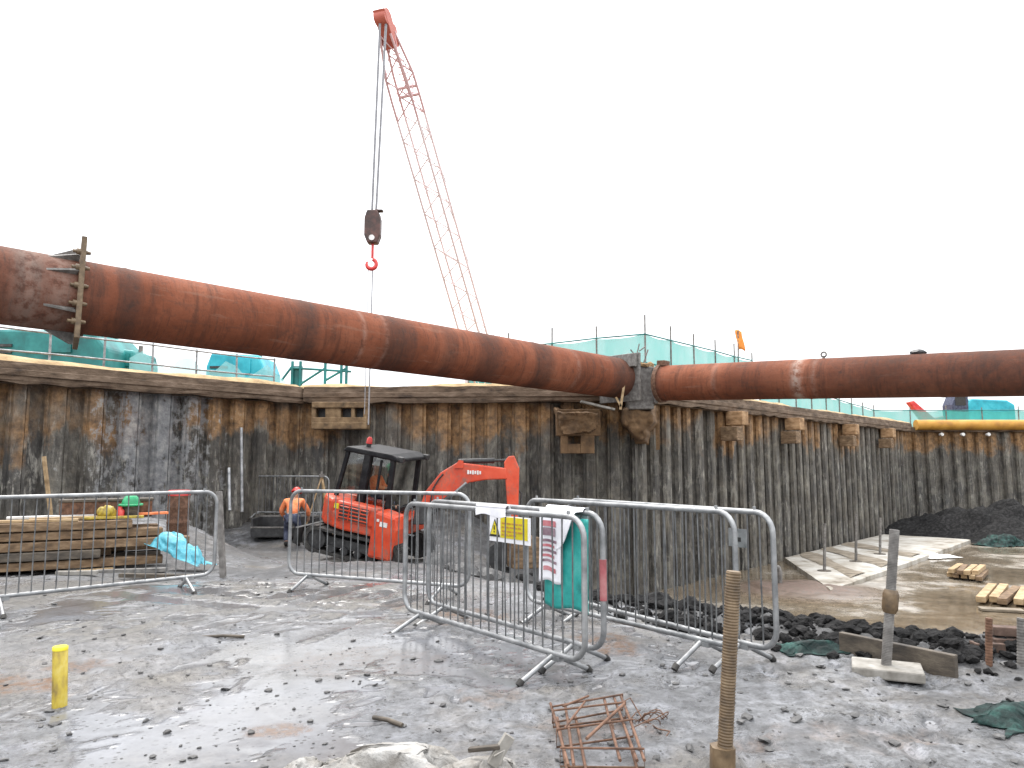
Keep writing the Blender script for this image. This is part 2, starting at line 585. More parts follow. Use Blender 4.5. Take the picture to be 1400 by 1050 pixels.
M = dict(
    ground=mat_ground(),
    wall_a=mat_wall('stained_sheet_piles_pale', 1, .95, .95),
    wall_b=mat_wall('stained_sheet_piles_dark', 2, .5, 1.0),
    wall_c=mat_wall('stained_sheet_piles_grey', 3, .65, 1.0),
    tube=mat_tube(),
    beam=mot('earth_stained_concrete', [(.045, .030, .021), (.105, .070, .045), (.155, .108, .073), (.22, .16, .115)], 2.4, (1, 1, 2.4), .85, 0, .6, 9, .04),
    soil=mot('orange_clay', [(.10, .06, .03), (.25, .155, .07), (.36, .25, .13)], 2.2, rough=.95, bump=.7, bs=12, bd=.04),
    wetclay=mot('dark_wet_clay', [(.06, .036, .02), (.14, .082, .04), (.22, .135, .07)], 3.2, rough=.9, bump=.7, bs=12, bd=.04),
    boxclay=mot('muddy_brown_steel', [(.06, .04, .022), (.17, .108, .055), (.27, .185, .10)], 4.5, rough=.85, bump=.6, bs=16, bd=.03),
    dirtywood=mot('muddy_packer_timber', [(.12, .065, .03), (.30, .18, .09), (.46, .30, .17)], 3.5, (1, 1, 2), .85, 0, .4, 30),
    sand=mot('sandy_orange_clay', [(.17, .11, .055), (.36, .25, .13), (.48, .36, .21)], 2.2, rough=.95, bump=.7, bs=12, bd=.04),
    spill=mot('brown_spill', [(.10, .078, .055), (.20, .165, .12), (.30, .26, .21)], 3.0, rough=.8, bump=.5, bs=14, bd=.03),
    darkbrick=mot('muddy_brick', [(.03, .022, .018), (.085, .052, .038), (.15, .10, .078)], 12, rough=.85, bump=.5, bs=60, bd=.006),
    darksoil=mot('dark_dug_soil', [(.006, .006, .0065), (.017, .0165, .0165), (.042, .041, .041)], 9.0, rough=.9, bump=.8, bs=16, bd=.05, spec=.12),
    clod=mot('wet_mud_clod', [(.03, .029, .03), (.065, .063, .062), (.13, .127, .125)], 9, rough=.6, bump=.5, bs=40),
    ochre=mot('yellow_ochre_paint', [(.30, .13, .02), (.48, .235, .03), (.54, .30, .07)], 1.6, rough=.6, bump=.2),
    galv=mot('galvanised_steel', [(.14, .145, .15), (.27, .275, .28), (.40, .405, .405)], 7, rough=.42, metal=.55, bump=.12, bs=60, bd=.002, rv=.3),
    galvdark=mot('dull_galvanised_bars', [(.07, .072, .075), (.14, .143, .146), (.22, .222, .222)], 9, rough=.55, metal=.5, bump=.12, bs=60, bd=.002, rv=.3),
    rust=mot('rusty_steel', [(.045, .024, .016), (.12, .06, .035), (.20, .11, .07)], 14, rough=.85, bump=.4, bs=70, bd=.004),
    brownsteel=mot('brown_coated_steel', [(.06, .04, .022), (.125, .082, .043), (.20, .14, .08)], 12, rough=.5, bump=.25, bs=60, bd=.003),
    greysteel=mot('muddy_grey_steel', [(.07, .065, .06), (.15, .14, .13), (.25, .24, .225)], 10, rough=.6, bump=.3, bs=60, bd=.003),
    blacksteel=mot('black_painted_steel', [(.012, .012, .013), (.03, .03, .031), (.06, .06, .06)], 8, rough=.5, bump=.15, bs=40, bd=.003),
    cabblack=mot('black_cab_paint', [(.004, .004, .005), (.010, .010, .012), (.03, .03, .03)], 6, rough=.55, bump=.1, bs=40, bd=.003, spec=.25),
    rubber=mot('muddy_black_rubber', [(.012, .012, .013), (.03, .028, .026), (.09, .085, .078)], 7, rough=.8, bump=.4, bs=30),
    red=mat_machine(),
    white=mot('dirty_white_paint', [(.45, .44, .42), (.68, .67, .65), (.8, .8, .79)], 5, rough=.6, bump=.1),
    concrete=mot('pale_wet_concrete', [(.12, .108, .09), (.25, .235, .21), (.36, .345, .32)], 6, rough=.75, bump=.35, bs=20),
    blinding=mot('pale_concrete_blinding', [(.13, .105, .075), (.30, .27, .225), (.43, .41, .37), (.50, .485, .45)], 1.3, rough=.7, bump=.4, bs=14),
    timber=mot('weathered_timber', [(.06, .038, .022), (.155, .098, .054), (.29, .20, .12)], 5, (1, 1, 3), .85, 0, .4, 40),
    browntimber=mot('brown_timber', [(.04, .024, .013), (.11, .065, .034), (.19, .12, .065)], 5, (1, 1, 3), .8, 0, .4, 40),
    newwood=mot('pale_sawn_timber', [(.20, .13, .065), (.36, .25, .135), (.50, .38, .24)], 4, (1, 1, 2), .8, 0, .3, 40),
    darkwood=mot('wet_dark_timber', [(.03, .025, .02), (.075, .06, .045), (.14, .115, .085)], 6, (1, 1, 3), .7, 0, .4, 40),
    yellow=mot('worn_yellow_plastic', [(.11, .08, .03), (.28, .20, .03), (.42, .315, .03), (.46, .38, .10)], 16, (1, 1, .5), .5, 0, .2, 60, .004),
    signyellow=mot('yellow_sign_face', [(.58, .46, .01), (.70, .58, .02), (.72, .62, .06)], 5, rough=.45, bump=.05),
    paper=mot('white_sheet', [(.62, .62, .66), (.78, .78, .82), (.85, .85, .88)], 4, rough=.55, bump=.15, bs=18),
    ink=mot('faded_print', [(.12, .06, .09), (.24, .16, .19), (.36, .28, .32)], 9, rough=.6, bump=0.0),
    pinkink=mot('faded_red_print', [(.35, .08, .10), (.48, .16, .18), (.55, .26, .28)], 9, rough=.6, bump=0.0),
    black=mot('black_print', [(.012, .012, .012), (.03, .03, .03)], 9, rough=.6, bump=0.0),
    teal=mot('teal_sheeting', [(.01, .17, .16), (.02, .31, .28), (.09, .42, .38)], 4, rough=.5, bump=.3, bs=14, bd=.02),
    tealpaint=mot('teal_machine_paint', [(.004, .075, .078), (.008, .16, .16), (.03, .26, .25)], 1.3, rough=.5, bump=.1),
    cyanpaint=mot('cyan_machine_paint', [(.006, .20, .27), (.012, .34, .44), (.05, .46, .56)], 1.5, rough=.45, bump=.08),
    cyantarp=mot('cyan_tarpaulin', [(.03, .22, .30), (.09, .40, .50), (.24, .56, .64)], 6, rough=.45, bump=.4, bs=22, bd=.02),
    greentarp=mot('dark_green_netting', [(.003, .006, .006), (.007, .022, .020), (.035, .10, .085)], 8, rough=.6, spec=.2, bump=.5, bs=40, bd=.02),
    green=mot('green_plastic', [(.01, .20, .08), (.02, .34, .14), (.06, .42, .2)], 6, rough=.35, bump=.05),
    sack=mot('dirty_white_sack', [(.07, .058, .046), (.22, .205, .185), (.31, .30, .285), (.36, .352, .34)], 5, rough=.6, bump=.8, bs=20, bd=.03),
    hivis=mot('orange_high_visibility_cloth', [(.55, .12, .04), (.78, .22, .08), (.82, .33, .17)], 9, rough=.8, bump=.4, bs=22, bd=.02),
    navy=mot('navy_work_cloth', [(.02, .025, .05), (.05, .06, .10), (.10, .115, .17)], 9, rough=.9, bump=.4, bs=22, bd=.02),
    skin=mot('skin', [(.30, .16, .10), (.42, .24, .16), (.48, .29, .2)], 12, rough=.6, bump=.05),
    redplastic=mot('red_plastic', [(.42, .02, .02), (.58, .04, .035), (.62, .10, .08)], 6, rough=.35, bump=.05),
    reflect=mot('faded_red_band', [(.22, .06, .06), (.34, .09, .10), (.40, .17, .17)], 9, rough=.5, bump=.05),
    silver=mot('silver_reflective_tape', [(.5, .5, .48), (.7, .7, .68)], 9, rough=.4, bump=.0),
    cranewhite=mot('glare_washed_crane_paint', [(.72, .60, .60), (.8, .69, .69)], 1.0, rough=.6, bump=.0),  # paleness of the boom against the overexposed sky, put into its colour
    cranered=mot('glare_washed_red_crane_paint', [(.56, .36, .36), (.66, .45, .44)], 1.0, rough=.6, bump=.0),  # red lifted to pink: the bright sky's washout is in the colour
    craneheadred=mot('red_crane_head_paint', [(.38, .08, .05), (.50, .13, .09)], 2.0, rough=.5, bump=.1),
    rope=mot('grey_wire_rope', [(.24, .24, .25), (.34, .34, .36)], 20, rough=.5, bump=.1),
    blockpaint=mot('dark_brown_hook_block', [(.025, .016, .014), (.06, .03, .024), (.12, .05, .04)], 5, rough=.5, bump=.2),
    net=mat_net('teal_debris_netting', (.07, .40, .37), .78),
    palenet=mat_net('pale_debris_netting', (.30, .60, .62), .62),
    glass=mat_glass(),
    orangeflag=mot('orange_beacon', [(.7, .2, .02), (.8, .32, .05)], 4, rough=.6, bump=.1),
)

# ------------------------------------------------------------------ ground sheet
def lines(segs):
    out = [segs[0][0]]
    for a, b, st in segs:
        n = max(1, round((b - a) / st))
        out += [a + (b - a) * (i + 1) / n for i in range(n)]
    return np.array(out)


gx = lines([(-70, -24, 4), (-24, -12, .7), (-12, -6, .10), (-6, -3.6, .07), (-3.6, 4.2, .034), (4.2, 7, .09), (7, 24, .35), (24, 70, 4)])
gy = lines([(-60, -4, 4), (-4, 2.6, .5), (2.6, 7.4, .034), (7.4, 10, .06), (10, 20, .09), (20, 44, .5), (44, 60, 4)])
XX, YY = np.meshgrid(gx, gy)
H, DD = ground_base(XX, YY)
slurry = np.maximum(sstep(1.0, -1.0, XX) * (1 - sstep(5.6, 8.2, YY)) * .85, .5 * (1 - sstep(8, 10, YY)) * sstep(2.2, 1.0, XX))
crest = np.exp(-((DD - .05) / .6) ** 2) * sstep(.1, 1.6, XX)
floor = sstep(-1.93, -2.02, H)
soilamp = (1 - floor)
rough = (1 - .62 * slurry) * soilamp
n_big = fbm(XX * .7, YY * .7, 3, 3)
n_mid = fbm(XX * 2.6, YY * 2.6, 11, 4)
n_fine = fbm(XX * 9, YY * 9, 23, 3)
hh = .10 * n_big * soilamp + (.075 * n_mid - .05 * np.abs(n_mid)) * rough + .03 * n_fine * rough
hh += sstep(9, 12, YY) * soilamp * (.16 * fbm(XX * 1.3, YY * 1.3, 61, 4) + .05 * np.abs(n_fine))
hh += crest * (.16 * fbm(XX * 3.5, YY * 3.5, 40, 4) + .05 * n_fine)
# boot prints and small wheel ruts pressed into the mud
rs = np.random.RandomState(4)
for k in range(420):
    px, py = rs.uniform(-4, 4), rs.uniform(3.2, 9.5)
    a = rs.uniform(0, PI)
    m = (np.abs(XX - px) < .3) & (np.abs(YY - py) < .3)
    dx, dy = XX[m] - px, YY[m] - py
    u, w = dx * math.cos(a) + dy * math.sin(a), -dx * math.sin(a) + dy * math.cos(a)
    q = (u / .13) ** 2 + (w / .05) ** 2
    hh[m] += (-.024 * np.exp(-q ** 2) + .012 * np.exp(-((np.sqrt(q) - 1.5) / .4) ** 2)) * (1 - .5 * slurry[m])
for (x0, y0, x1, y1) in ((-3.6, 5.2, -1.2, 9.2), (-2.7, 5.0, -.5, 8.6), (-4.5, 8.2, .2, 6.4)):
    L = math.hypot(x1 - x0, y1 - y0)
    ux, uy = (x1 - x0) / L, (y1 - y0) / L
    s_ = (XX - x0) * ux + (YY - y0) * uy
    w_ = -(XX - x0) * uy + (YY - y0) * ux + .12 * np.sin(s_ * 1.1)
    env = sstep(-.2, .6, s_) * (1 - sstep(L - .6, L + .2, s_))
    hh += env * (-.03 * np.exp(-(w_ / .11) ** 2) + .015 * np.exp(-((np.abs(w_) - .22) / .07) ** 2)) * (.7 + 2 * n_mid)
for (px_, py_, am, rad) in ((82.5, 966, .035, .10), (988, 1055, .04, .13), (1212, 922, .02, .35), (1351, 918, .03, .08), (300, 792, .04, .12)):
    g = G(px_, py_)
    hh += am * np.exp(-((XX - g.x) ** 2 + (YY - g.y) ** 2) / rad ** 2) * (1 + 3 * n_fine)
level = -.006 + .03 * fbm(XX * .35, YY * .35, 71, 2) - .03 * (1 - slurry / .85)
pool = sstep(.004, -.004, hh - level) * (1 - floor) * (1 - sstep(9, 13, YY))
wet = pool.copy()
hh = np.where(hh < level, level + (hh - level) * .06, hh)
wet = np.maximum(wet, slurry * .6)
H = H + hh + floor * .015 * fbm(XX * .8, YY * .8, 5, 3)
clay = np.zeros_like(H)
for (cx, cy, rx, ry, a) in ((390, 996, .16, .09, 1), (25, 938, .42, .22, .9), (610, 850, .45, .3, .75), (835, 882, .3, .35, .8), (500, 905, .5, .3, .25), (680, 955, .3, .2, .35), (820, 1000, .35, .25, .3), (1140, 1010, .5, .2, .3), (560, 835, .3, .25, .5), (110, 915, .25, .12, .6)):
    g = G(cx, cy)
    q = ((XX - g.x) / rx) ** 2 + ((YY - g.y) / ry) ** 2 + 4.5 * n_mid + 4.0 * n_fine
    clay = np.maximum(clay, a * sstep(1.4, .3, q))
# dried brown clay on the slope beside the pile wall
dark = np.maximum(sstep(.25, .75, crest + .5 * n_mid) * .95, sstep(.15, .9, DD) * sstep(-2.0, .5, XX) * (1 - floor) * .9)
dark = np.maximum(dark, .85 * sstep(8.5, 11, YY) * sstep(-.06, .14, n_mid + .5 * n_fine))
dark = np.maximum(dark, .7 * sstep(5.5, 7.5, YY) * sstep(.03, .2, fbm(XX * .9, YY * .9, 88, 5) + .25 * n_fine))
dark = np.maximum(dark, .75 * sstep(.09, .17, n_mid + .35 * n_fine) * sstep(.9, 1.8, XX) * (YY < 7))
g = G(1095, 808, -2.05)
brown = sstep(5.6, 6.4, YY) * (1 - sstep(8.6, 9.6, YY)) * (1 - sstep(-1.2, .2, XX)) * sstep(-.16, .10, fbm(XX * 1.1, YY * 1.4, 55, 5) + .3 * n_mid)
brown = np.maximum(brown, .8 * sstep(.03, .14, fbm(XX * .9 + 4, YY * .9, 57, 5)) * (YY < 9))
red = np.exp(-(((XX - g.x) / 2.0) ** 2 + ((YY - g.y) / 1.6) ** 2) ** 2)
H = H + red * (.10 + .35 * np.abs(n_mid) + .1 * n_fine)
clay = clay * (1 - .35 * pool)
nv = H.size
me = bpy.data.meshes.new('pit_ground')
ny, nx = H.shape
idx = np.arange(nv).reshape(ny, nx)
quads = np.stack([idx[:-1, :-1], idx[:-1, 1:], idx[1:, 1:], idx[1:, :-1]], -1).reshape(-1, 4)
me.vertices.add(nv)
me.vertices.foreach_set('co', np.stack([XX, YY, H], -1).astype(np.float32).ravel())
me.loops.add(quads.size)
me.loops.foreach_set('vertex_index', quads.ravel().astype(np.int32))
me.polygons.add(len(quads))
me.polygons.foreach_set('loop_start', (np.arange(len(quads)) * 4).astype(np.int32))
me.polygons.foreach_set('use_smooth', np.ones(len(quads), bool))
me.update(calc_edges=True)
for nm, arr in (('pool', pool), ('clay', clay), ('brown', brown), ('dark', dark), ('red', red), ('floor', floor), ('wet', wet)):
    at = me.attributes.new(nm, 'FLOAT', 'POINT')
    at.data.foreach_set('value', arr.astype(np.float32).ravel())
me.materials.append(M['ground'])
go = bpy.data.objects.new('ground', me)
C.objects.link(go)
go['kind'] = 'structure'
go['label'] = 'wet grey mud floor of the pit with boot prints and puddles'


def gh(x, y):
    """height of the finished ground sheet"""
    i = int(np.clip(np.searchsorted(gx, x) - 1, 0, nx - 2))
    j = int(np.clip(np.searchsorted(gy, y) - 1, 0, ny - 2))
    fx, fy = (x - gx[i]) / (gx[i + 1] - gx[i]), (y - gy[j]) / (gy[j + 1] - gy[j])
    return float((H[j, i] * (1 - fx) + H[j, i + 1] * fx) * (1 - fy) + (H[j + 1, i] * (1 - fx) + H[j + 1, i + 1] * fx) * fy)


def hit(x, y):
    """where the line of sight through a pixel meets the ground sheet"""
    r_ = ray(x, y)
    d = 3.0
    while d < 60:
        p = V((0, 0, CAMZ)) + r_ * d
        if p.z < gh(p.x, p.y):
            return p
        d += .02
    return G(x, y)


# ------------------------------------------------------------------ sheet pile walls
ZT = 3.6
PA = V((-5.85, 20.1))
PL0 = V((-10.35, 14.7))
PL = PA + (PL0 - PA) * 5.2
PC = V((3.4, 19.6))
PD = V((21.2, 39.0))
PE = V((64, 39.0))


def piles(a, b, mb, z0, z1, period=.66, depth=.19, seed=0):
    """trapezoid sheet-pile line from a to b, pans standing towards the pit (right of a->b)"""
    rr = random.Random(seed)
    d = (b - a)
    L = d.length
    d.normalize()
    nrm = V((d.y, -d.x))
    prof = []
    s = 0
    while s < L:
        p = period * rr.uniform(.82, 1.2)
        o = rr.uniform(-.015, .015)
        prof += [(s, 0 + o), (s + p * .36, 0 + o), (s + p * .5, depth + o), (s + p * .86, depth + o)]
        s += p
    prof = [q for q in prof if q[0] < L] + [(L, 0)]
    zs = [z0, z0 + (z1 - z0) * .5, z1 - .5, z1 - .12]
    rows = []
    for k, z in enumerate(zs):
        rows.append([V((*(a + d * s_ + nrm * (o_ - .3)), z)) for s_, o_ in prof])
    top = [V((*(a + d * s_ + nrm * (o_ - .3)), z1 + rr.uniform(-.06, .05))) for s_, o_ in prof]
    rows.append(top)
    mb.grid(rows, 0, False)
    # clutches: a knuckle of steel down the middle of every web
    for i in range(0, len(prof) - 3, 2):
        s_ = (prof[i + 1][0] + prof[i + 2][0]) / 2
        o_ = (prof[i + 1][1] + prof[i + 2][1]) / 2
        c = a + d * s_ + nrm * (o_ - .27)
        ang = math.atan2(d.y, d.x)
        mb.box((c.x, c.y, (z0 + z1 - .1) / 2), (.07, .06, z1 - z0 - .1), Matrix.Rotation(ang + .5, 3, 'Z'))
    return nrm


def capping(a, b, z0, z1, out_, back, seed, mats, parent, ext=(0, 0)):
    rr = random.Random(seed)
    d = (b - a)
    d.normalize()
    a = a - d * ext[0]
    b = b + d * ext[1]
    L = (b - a).length
    nrm = V((d.y, -d.x))
    mb = MB()
    n = max(4, int(L / .45))
    rows = []
    hts = [0, .12, .3, .34, .6, .64, .86, 1.0]
    for i in range(n + 1):
        s_ = L * i / n
        w = [rr.uniform(-.012, .012) for _ in range(10)]
        row = []
        for k, h in enumerate(hts):
            o = out_ + w[k] + (.03 if k in (3, 4) else 0) - (.02 if k == 0 else 0)
            q = a + d * s_ + nrm * o
            row.append(V((q.x, q.y, z0 + (z1 - z0) * h + (w[8] * 2.2 if k == 0 else 0) + (w[9] if k == len(hts) - 1 else 0))))
        q = a + d * s_ - nrm * back
        row.append(V((q.x, q.y, z1)))
        row.append(V((q.x, q.y, z0)))
        q = a + d * s_ + nrm * (out_ - .05)
        row.append(V((q.x, q.y, z0 - .01)))
        rows.append(row)
    mb.grid(rows, 0, False)
    for r_ in (rows[0], rows[-1]):
        mb.add(r_, [tuple(range(len(r_)))], 0)
    return obj('capping_beam', mb, mats, parent)


def bank(a, b, z, off, w, hgt, seed, parent, mat):
    """loose clay heaped on top of the beam"""
    d = (b - a)
    L = d.length
    d.normalize()
    nrm = V((d.y, -d.x))
    n = int(L / .3)
    mb = MB()
    rows = []
    for i in range(n + 1):
        s_ = L * i / n
        row = []
        for k in range(7):
            t = k / 6
            q = a + d * s_ + nrm * (off - w * t)
            e = math.sin(PI * min(1, t * 1.25 + .0)) if t < .8 else math.sin(PI * .999) + .2
            f = float(fbm(np.array([s_ * 1.1 + seed]), np.array([t * 3.0 + seed * 2]), 9, 4)[0])
            f2 = float(fbm(np.array([s_ * .35 + seed]), np.array([1.5]), 19, 3)[0])
            row.append(V((q.x, q.y, z + max(-.02, hgt * (e * (.6 + 1.1 * f2) + .5 * f) if 0 < k < 6 else -.03))))
        rows.append(row)
    mb.grid(rows)
    return obj('earth_cover', mb, mat, parent)


def wall(name, label, a, b, mat, zb, seed, out_=.12, beam='beam', ext=(0, 0), soil=True, period=.66, z0=3.07, over=0.0, lead=0.0):
    mid = (a + b) / 2
    t = thing(name, label, 'wall', (mid.x, mid.y, zb))
    mb = MB()
    piles(a - (b - a).normalized() * lead, b + (b - a).normalized() * over, mb, zb, z0 + .06, period, seed=seed)
    obj('piling', mb, mat, t)
    capping(a, b, z0, ZT - (.1 if soil else .3), out_, .75, seed + 3, M['beam'], t, ext)
    if beam == 'ochre':
        mb = MB()
        d = (b - a).normalized()
        nn_ = V((d.y, -d.x))
        n_ = 24
        mb.tube([V((*(a + d * (.2 + ((b - a).length - .4) * k / n_) + nn_ * .22), 3.42)) for k in range(n_ + 1)], .27, 20)
        obj('yellow_tube', mb, M['ochre'], t)
    if soil:
        bank(a, b, ZT - .112, out_ - .03, .8, .2, seed, t, M['sand'])
    return t


wall('sheet_pile_wall', 'sheet pile wall at far left with pale lime runs, behind the timber pile', PL, PA, M['wall_a'], -1.2, 1, ext=(0, .14), over=.9)
wall('sheet_pile_wall', 'sheet pile wall behind the red excavator, clay stained along its top', PA, PC, M['wall_b'], -2.6, 2, ext=(-.14, .1))
wall('sheet_pile_wall', 'long dark sheet pile wall receding beside the pale concrete strip at right', PC, PD, M['wall_c'], -2.6, 3, ext=(0, -.1))
wall('sheet_pile_wall', 'farthest sheet pile wall with a round yellow tube along its top, behind the soil heaps', PD, PE, M['wall_c'], -2.6, 4, beam='ochre', soil=False, ext=(-.2, 0), lead=1.2)

# ground outside the pit, reaching the horizon
mb = MB()
nl = V((-.768, .64)) * .5
fr = 1500
mb.add([(PL.x + nl.x, PL.y + nl.y, 3.35), (PA.x + nl.x * .4, PA.y + .5, 3.35), (PC.x - .1, PC.y + .55, 3.35), (PD.x - .3, PD.y + .5, 3.35), (PE.x, PE.y + .5, 3.35), (fr, PE.y + .5, 3.35), (fr, fr, 3.35), (-fr, fr, 3.35), (-fr, PL.y, 3.35)],
       [(1, 2, 7, 8, 0), (2, 3, 4, 5, 6, 7)])
o = obj('outer_ground', mb, M['soil'])
o['kind'] = 'structure'
o['label'] = 'level ground above and beyond the pit'


def wall_at(px, off=.0, a=PC, b=PD):
    """plan point on the line a-b seen at picture column px, moved off metres into the pit"""
    d = (b - a).normalized()
    nrm = V((d.y, -d.x))
    a = a + nrm * off
    k = (px - 700) / 1000 / math.cos(TH)
    # x = k*y  (close enough: small pitch)
    t = (k * a.y - a.x) / (d.x - k * d.y)
    return a + d * t, d, nrm


# timber packers on the right-hand wall
for i, (px, lab) in enumerate(((990, 'square timber packer pair nearest the strut corner, on the pile wall'), (1070, 'second timber packer pair from the strut corner, on the pile wall'), (1148, 'third timber packer pair from the strut corner, on the pile wall'), (1200, 'smallest and farthest timber packer pair on the receding pile wall'))):
    q, d, nrm = wall_at(px, .0)
    t = thing('timber_packer', lab, 'packer', (q.x, q.y, 2.05), 0, 'timber packers on the pile wall')
    rot = Matrix.Rotation(math.atan2(d.y, d.x), 3, 'Z')
    for dz, so, w in ((2.84, .28, .46), (2.34, -.14, .42)):
        mb = MB()
        c = q + d * so + nrm * .27
        mb.box((c.x, c.y, dz), (w, .56, .44), rot)
        obj('block', mb, M['dirtywood'] if dz > 2.5 else M['timber'], t, .02)

def relief(mb, poly, Y, dep, seed, n=30):
    """clay plastered on the wall: a rough slab with a ragged outline, outline traced at its own distance"""
    def inside(x, y):
        k = False
        for (x0, y0), (x1, y1) in zip(poly, poly[1:] + poly[:1]):
            if (y0 > y) != (y1 > y) and x < (x1 - x0) * (y - y0) / (y1 - y0) + x0:
                k = not k
        return k

    def edge(x, y):
        m = 1e9
        for (x0, y0), (x1, y1) in zip(poly, poly[1:] + poly[:1]):
            L_ = (x1 - x0) ** 2 + (y1 - y0) ** 2
            t_ = max(0, min(1, ((x - x0) * (x1 - x0) + (y - y0) * (y1 - y0)) / L_))
            m = min(m, math.hypot(x - x0 - t_ * (x1 - x0), y - y0 - t_ * (y1 - y0)))
        return m
    xs_, ys_ = [p[0] for p in poly], [p[1] for p in poly]
    rows = []
    for i in range(n + 1):
        row = []
        for j in range(n + 1):
            x = min(xs_) - 4 + (max(xs_) - min(xs_) + 8) * j / n
            y = min(ys_) - 4 + (max(ys_) - min(ys_) + 8) * i / n
            f = float(fbm(np.array([x * .07 + seed]), np.array([y * .07]), seed, 5)[0])
            f2 = float(fbm(np.array([x * .25 + seed]), np.array([y * .25]), seed + 2, 3)[0])
            e = (edge(x, y) if inside(x, y) else -edge(x, y)) + 9 * f
            d_ = max(0, min(1, e / 6))
            row.append(P(x, y, Y + 1.1 - (dep + 1.1) * d_ - .35 * f * d_ - .12 * f2 * d_))
        rows.append(row)
    mb.grid(rows)
    return mb


# steel waler box left of the cable and plate with a hole near the corner
t = thing('waler_box', 'ochre steel waler box with dark slots in the wall corner', 'waler', (-4.6, 19.75, 2.4))
mb = MB()
z0_, z1_ = 2.33, 3.06
x0_, x1_ = P(428, 570, 19.7).x, P(503, 570, 19.7).x
mb.box(((x0_ + x1_) / 2, 19.78, z1_ - .08), (x1_ - x0_, .5, .16))
mb.box(((x0_ + x1_) / 2, 19.78, z0_ + .09), (x1_ - x0_, .5, .18))
for u, w in ((.03, .12), (.38, .42), (.74, .1), (.97, .12)):
    mb.box((x0_ + (x1_ - x0_) * u, 19.8, (z0_ + z1_) / 2), (w, .44, z1_ - z0_ - .3))
mb.box(((x0_ + x1_) / 2, 19.79, z0_ + .24), (x1_ - x0_ - .02, .46, .16))
obj('frame', mb, M['boxclay'], t, .02)
mb = MB()
mb.box(((x0_ + x1_) / 2, 19.9, (z0_ + z1_) / 2), (x1_ - x0_ - .1, .1, z1_ - z0_ - .34))
obj('back_plate', mb, M['blacksteel'], t)

mb = MB()
q0 = P(790, 590, 19.25)
pts = []
outer = [(760, 560), (820, 560), (820, 585), (812, 590), (812, 620), (766, 620), (766, 604), (760, 590)]
inner = [(776, 602), (780, 599), (789, 599), (793, 603), (791, 607), (779, 607)]
for ax, ay, bx_, by_ in ((760, 560, 820, 596), (766, 596, 776, 620), (793, 596, 812, 620), (776, 607, 793, 620)):
    a_, b_ = P(ax, ay, 19.2), P(bx_, by_, 19.2)
    mb.box(((a_.x + b_.x) / 2, 19.2, (a_.z + b_.z) / 2), (abs(b_.x - a_.x), .35, abs(a_.z - b_.z)))
relief(mb, [(756, 556), (826, 557), (824, 586), (812, 596), (790, 598), (768, 600), (758, 590)], 19.12, .22, 8)
solo('bracket_plate', mb, M['wetclay'], 'clay covered bracket plate with a dark hole, left of the strut corner', 'bracket', bev=.02)

# ------------------------------------------------------------------ struts
def strut(name, label, pa, pb, rad, soots, pales, seg=44, step=.06, seams=()):
    d = (pb - pa)
    L = d.length
    rot = d.to_track_quat('X', 'Z')
    t = thing(name, label, 'strut', tuple(pa))
    t.rotation_mode = 'QUATERNION'
    t.rotation_quaternion = rot
    n = int(L / step)
    mb = MB()
    xs = np.linspace(0, L, n + 1)
    rws = []
    soot, pale = [], []
    rr = random.Random(len(label))
    for x in xs:
        r_ = rad + sum(.008 * math.exp(-((x - s_) / .04) ** 2) for s_ in seams)
        rws.append([V((x, r_ * math.cos(2 * PI * k / seg), r_ * math.sin(2 * PI * k / seg))) for k in range(seg + 1)])
        b_ = max([a_ * math.exp(-((x - s_) / w_) ** 4) for s_, w_, a_ in soots] + [0])
        p_ = max([a_ * math.exp(-((x - s_) / w_) ** 2) for s_, w_, a_ in pales] + [0])
        soot += [b_] * (seg + 1)
        pale += [p_] * (seg + 1)
    mb.grid(rws)
    mb.add(rws[0][:-1], [tuple(range(seg))])
    soot += [0] * seg
    pale += [0] * seg
    mb.add(rws[-1][:-1], [tuple(range(seg))])
    soot += [0] * seg
    pale += [0] * seg
    o = obj('pipe', mb, M['tube'], t, world=False)
    for nm, arr in (('soot', soot), ('pale', pale)):
        at = o.data.attributes.new(nm, 'FLOAT', 'POINT')
        at.data.foreach_set('value', np.array(arr, np.float32))
    return t, L, rot


T1a, T1b = P(0, 390, 9.63), P(848, 517.5, 19.1)
dT = (T1b - T1a).normalized()
T1s = T1a - dT * 7
inv = lambda x: 1 / (1 / 9.63 + (1 / 19.1 - 1 / 9.63) * x / 848)


def s1(px):
    return 7 + (T1b - T1a).length * (inv(px) - 9.63) / (19.1 - 9.63)


so = [(s1(165), .16, .75), (s1(405), .22, .85), (s1(530), .34, .7), (s1(598), .2, .55), (s1(652), .35, .7), (s1(725), .3, .75), (s1(835), .5, .9), (s1(20), 1.0, .6), (s1(80), .5, .5)]
st1, L1, q1 = strut('steel_strut', 'long rust red pipe strut crossing from the upper left to the corner', T1s, T1b, .525, so,
                    [(s1(480), .04, .2), (s1(510), .04, .14), (s1(770), .06, .15), (s1(30), .2, .22), (s1(72), .2, .2)], seams=[s1(v) for v in (165, 405, 530, 652, 725)])
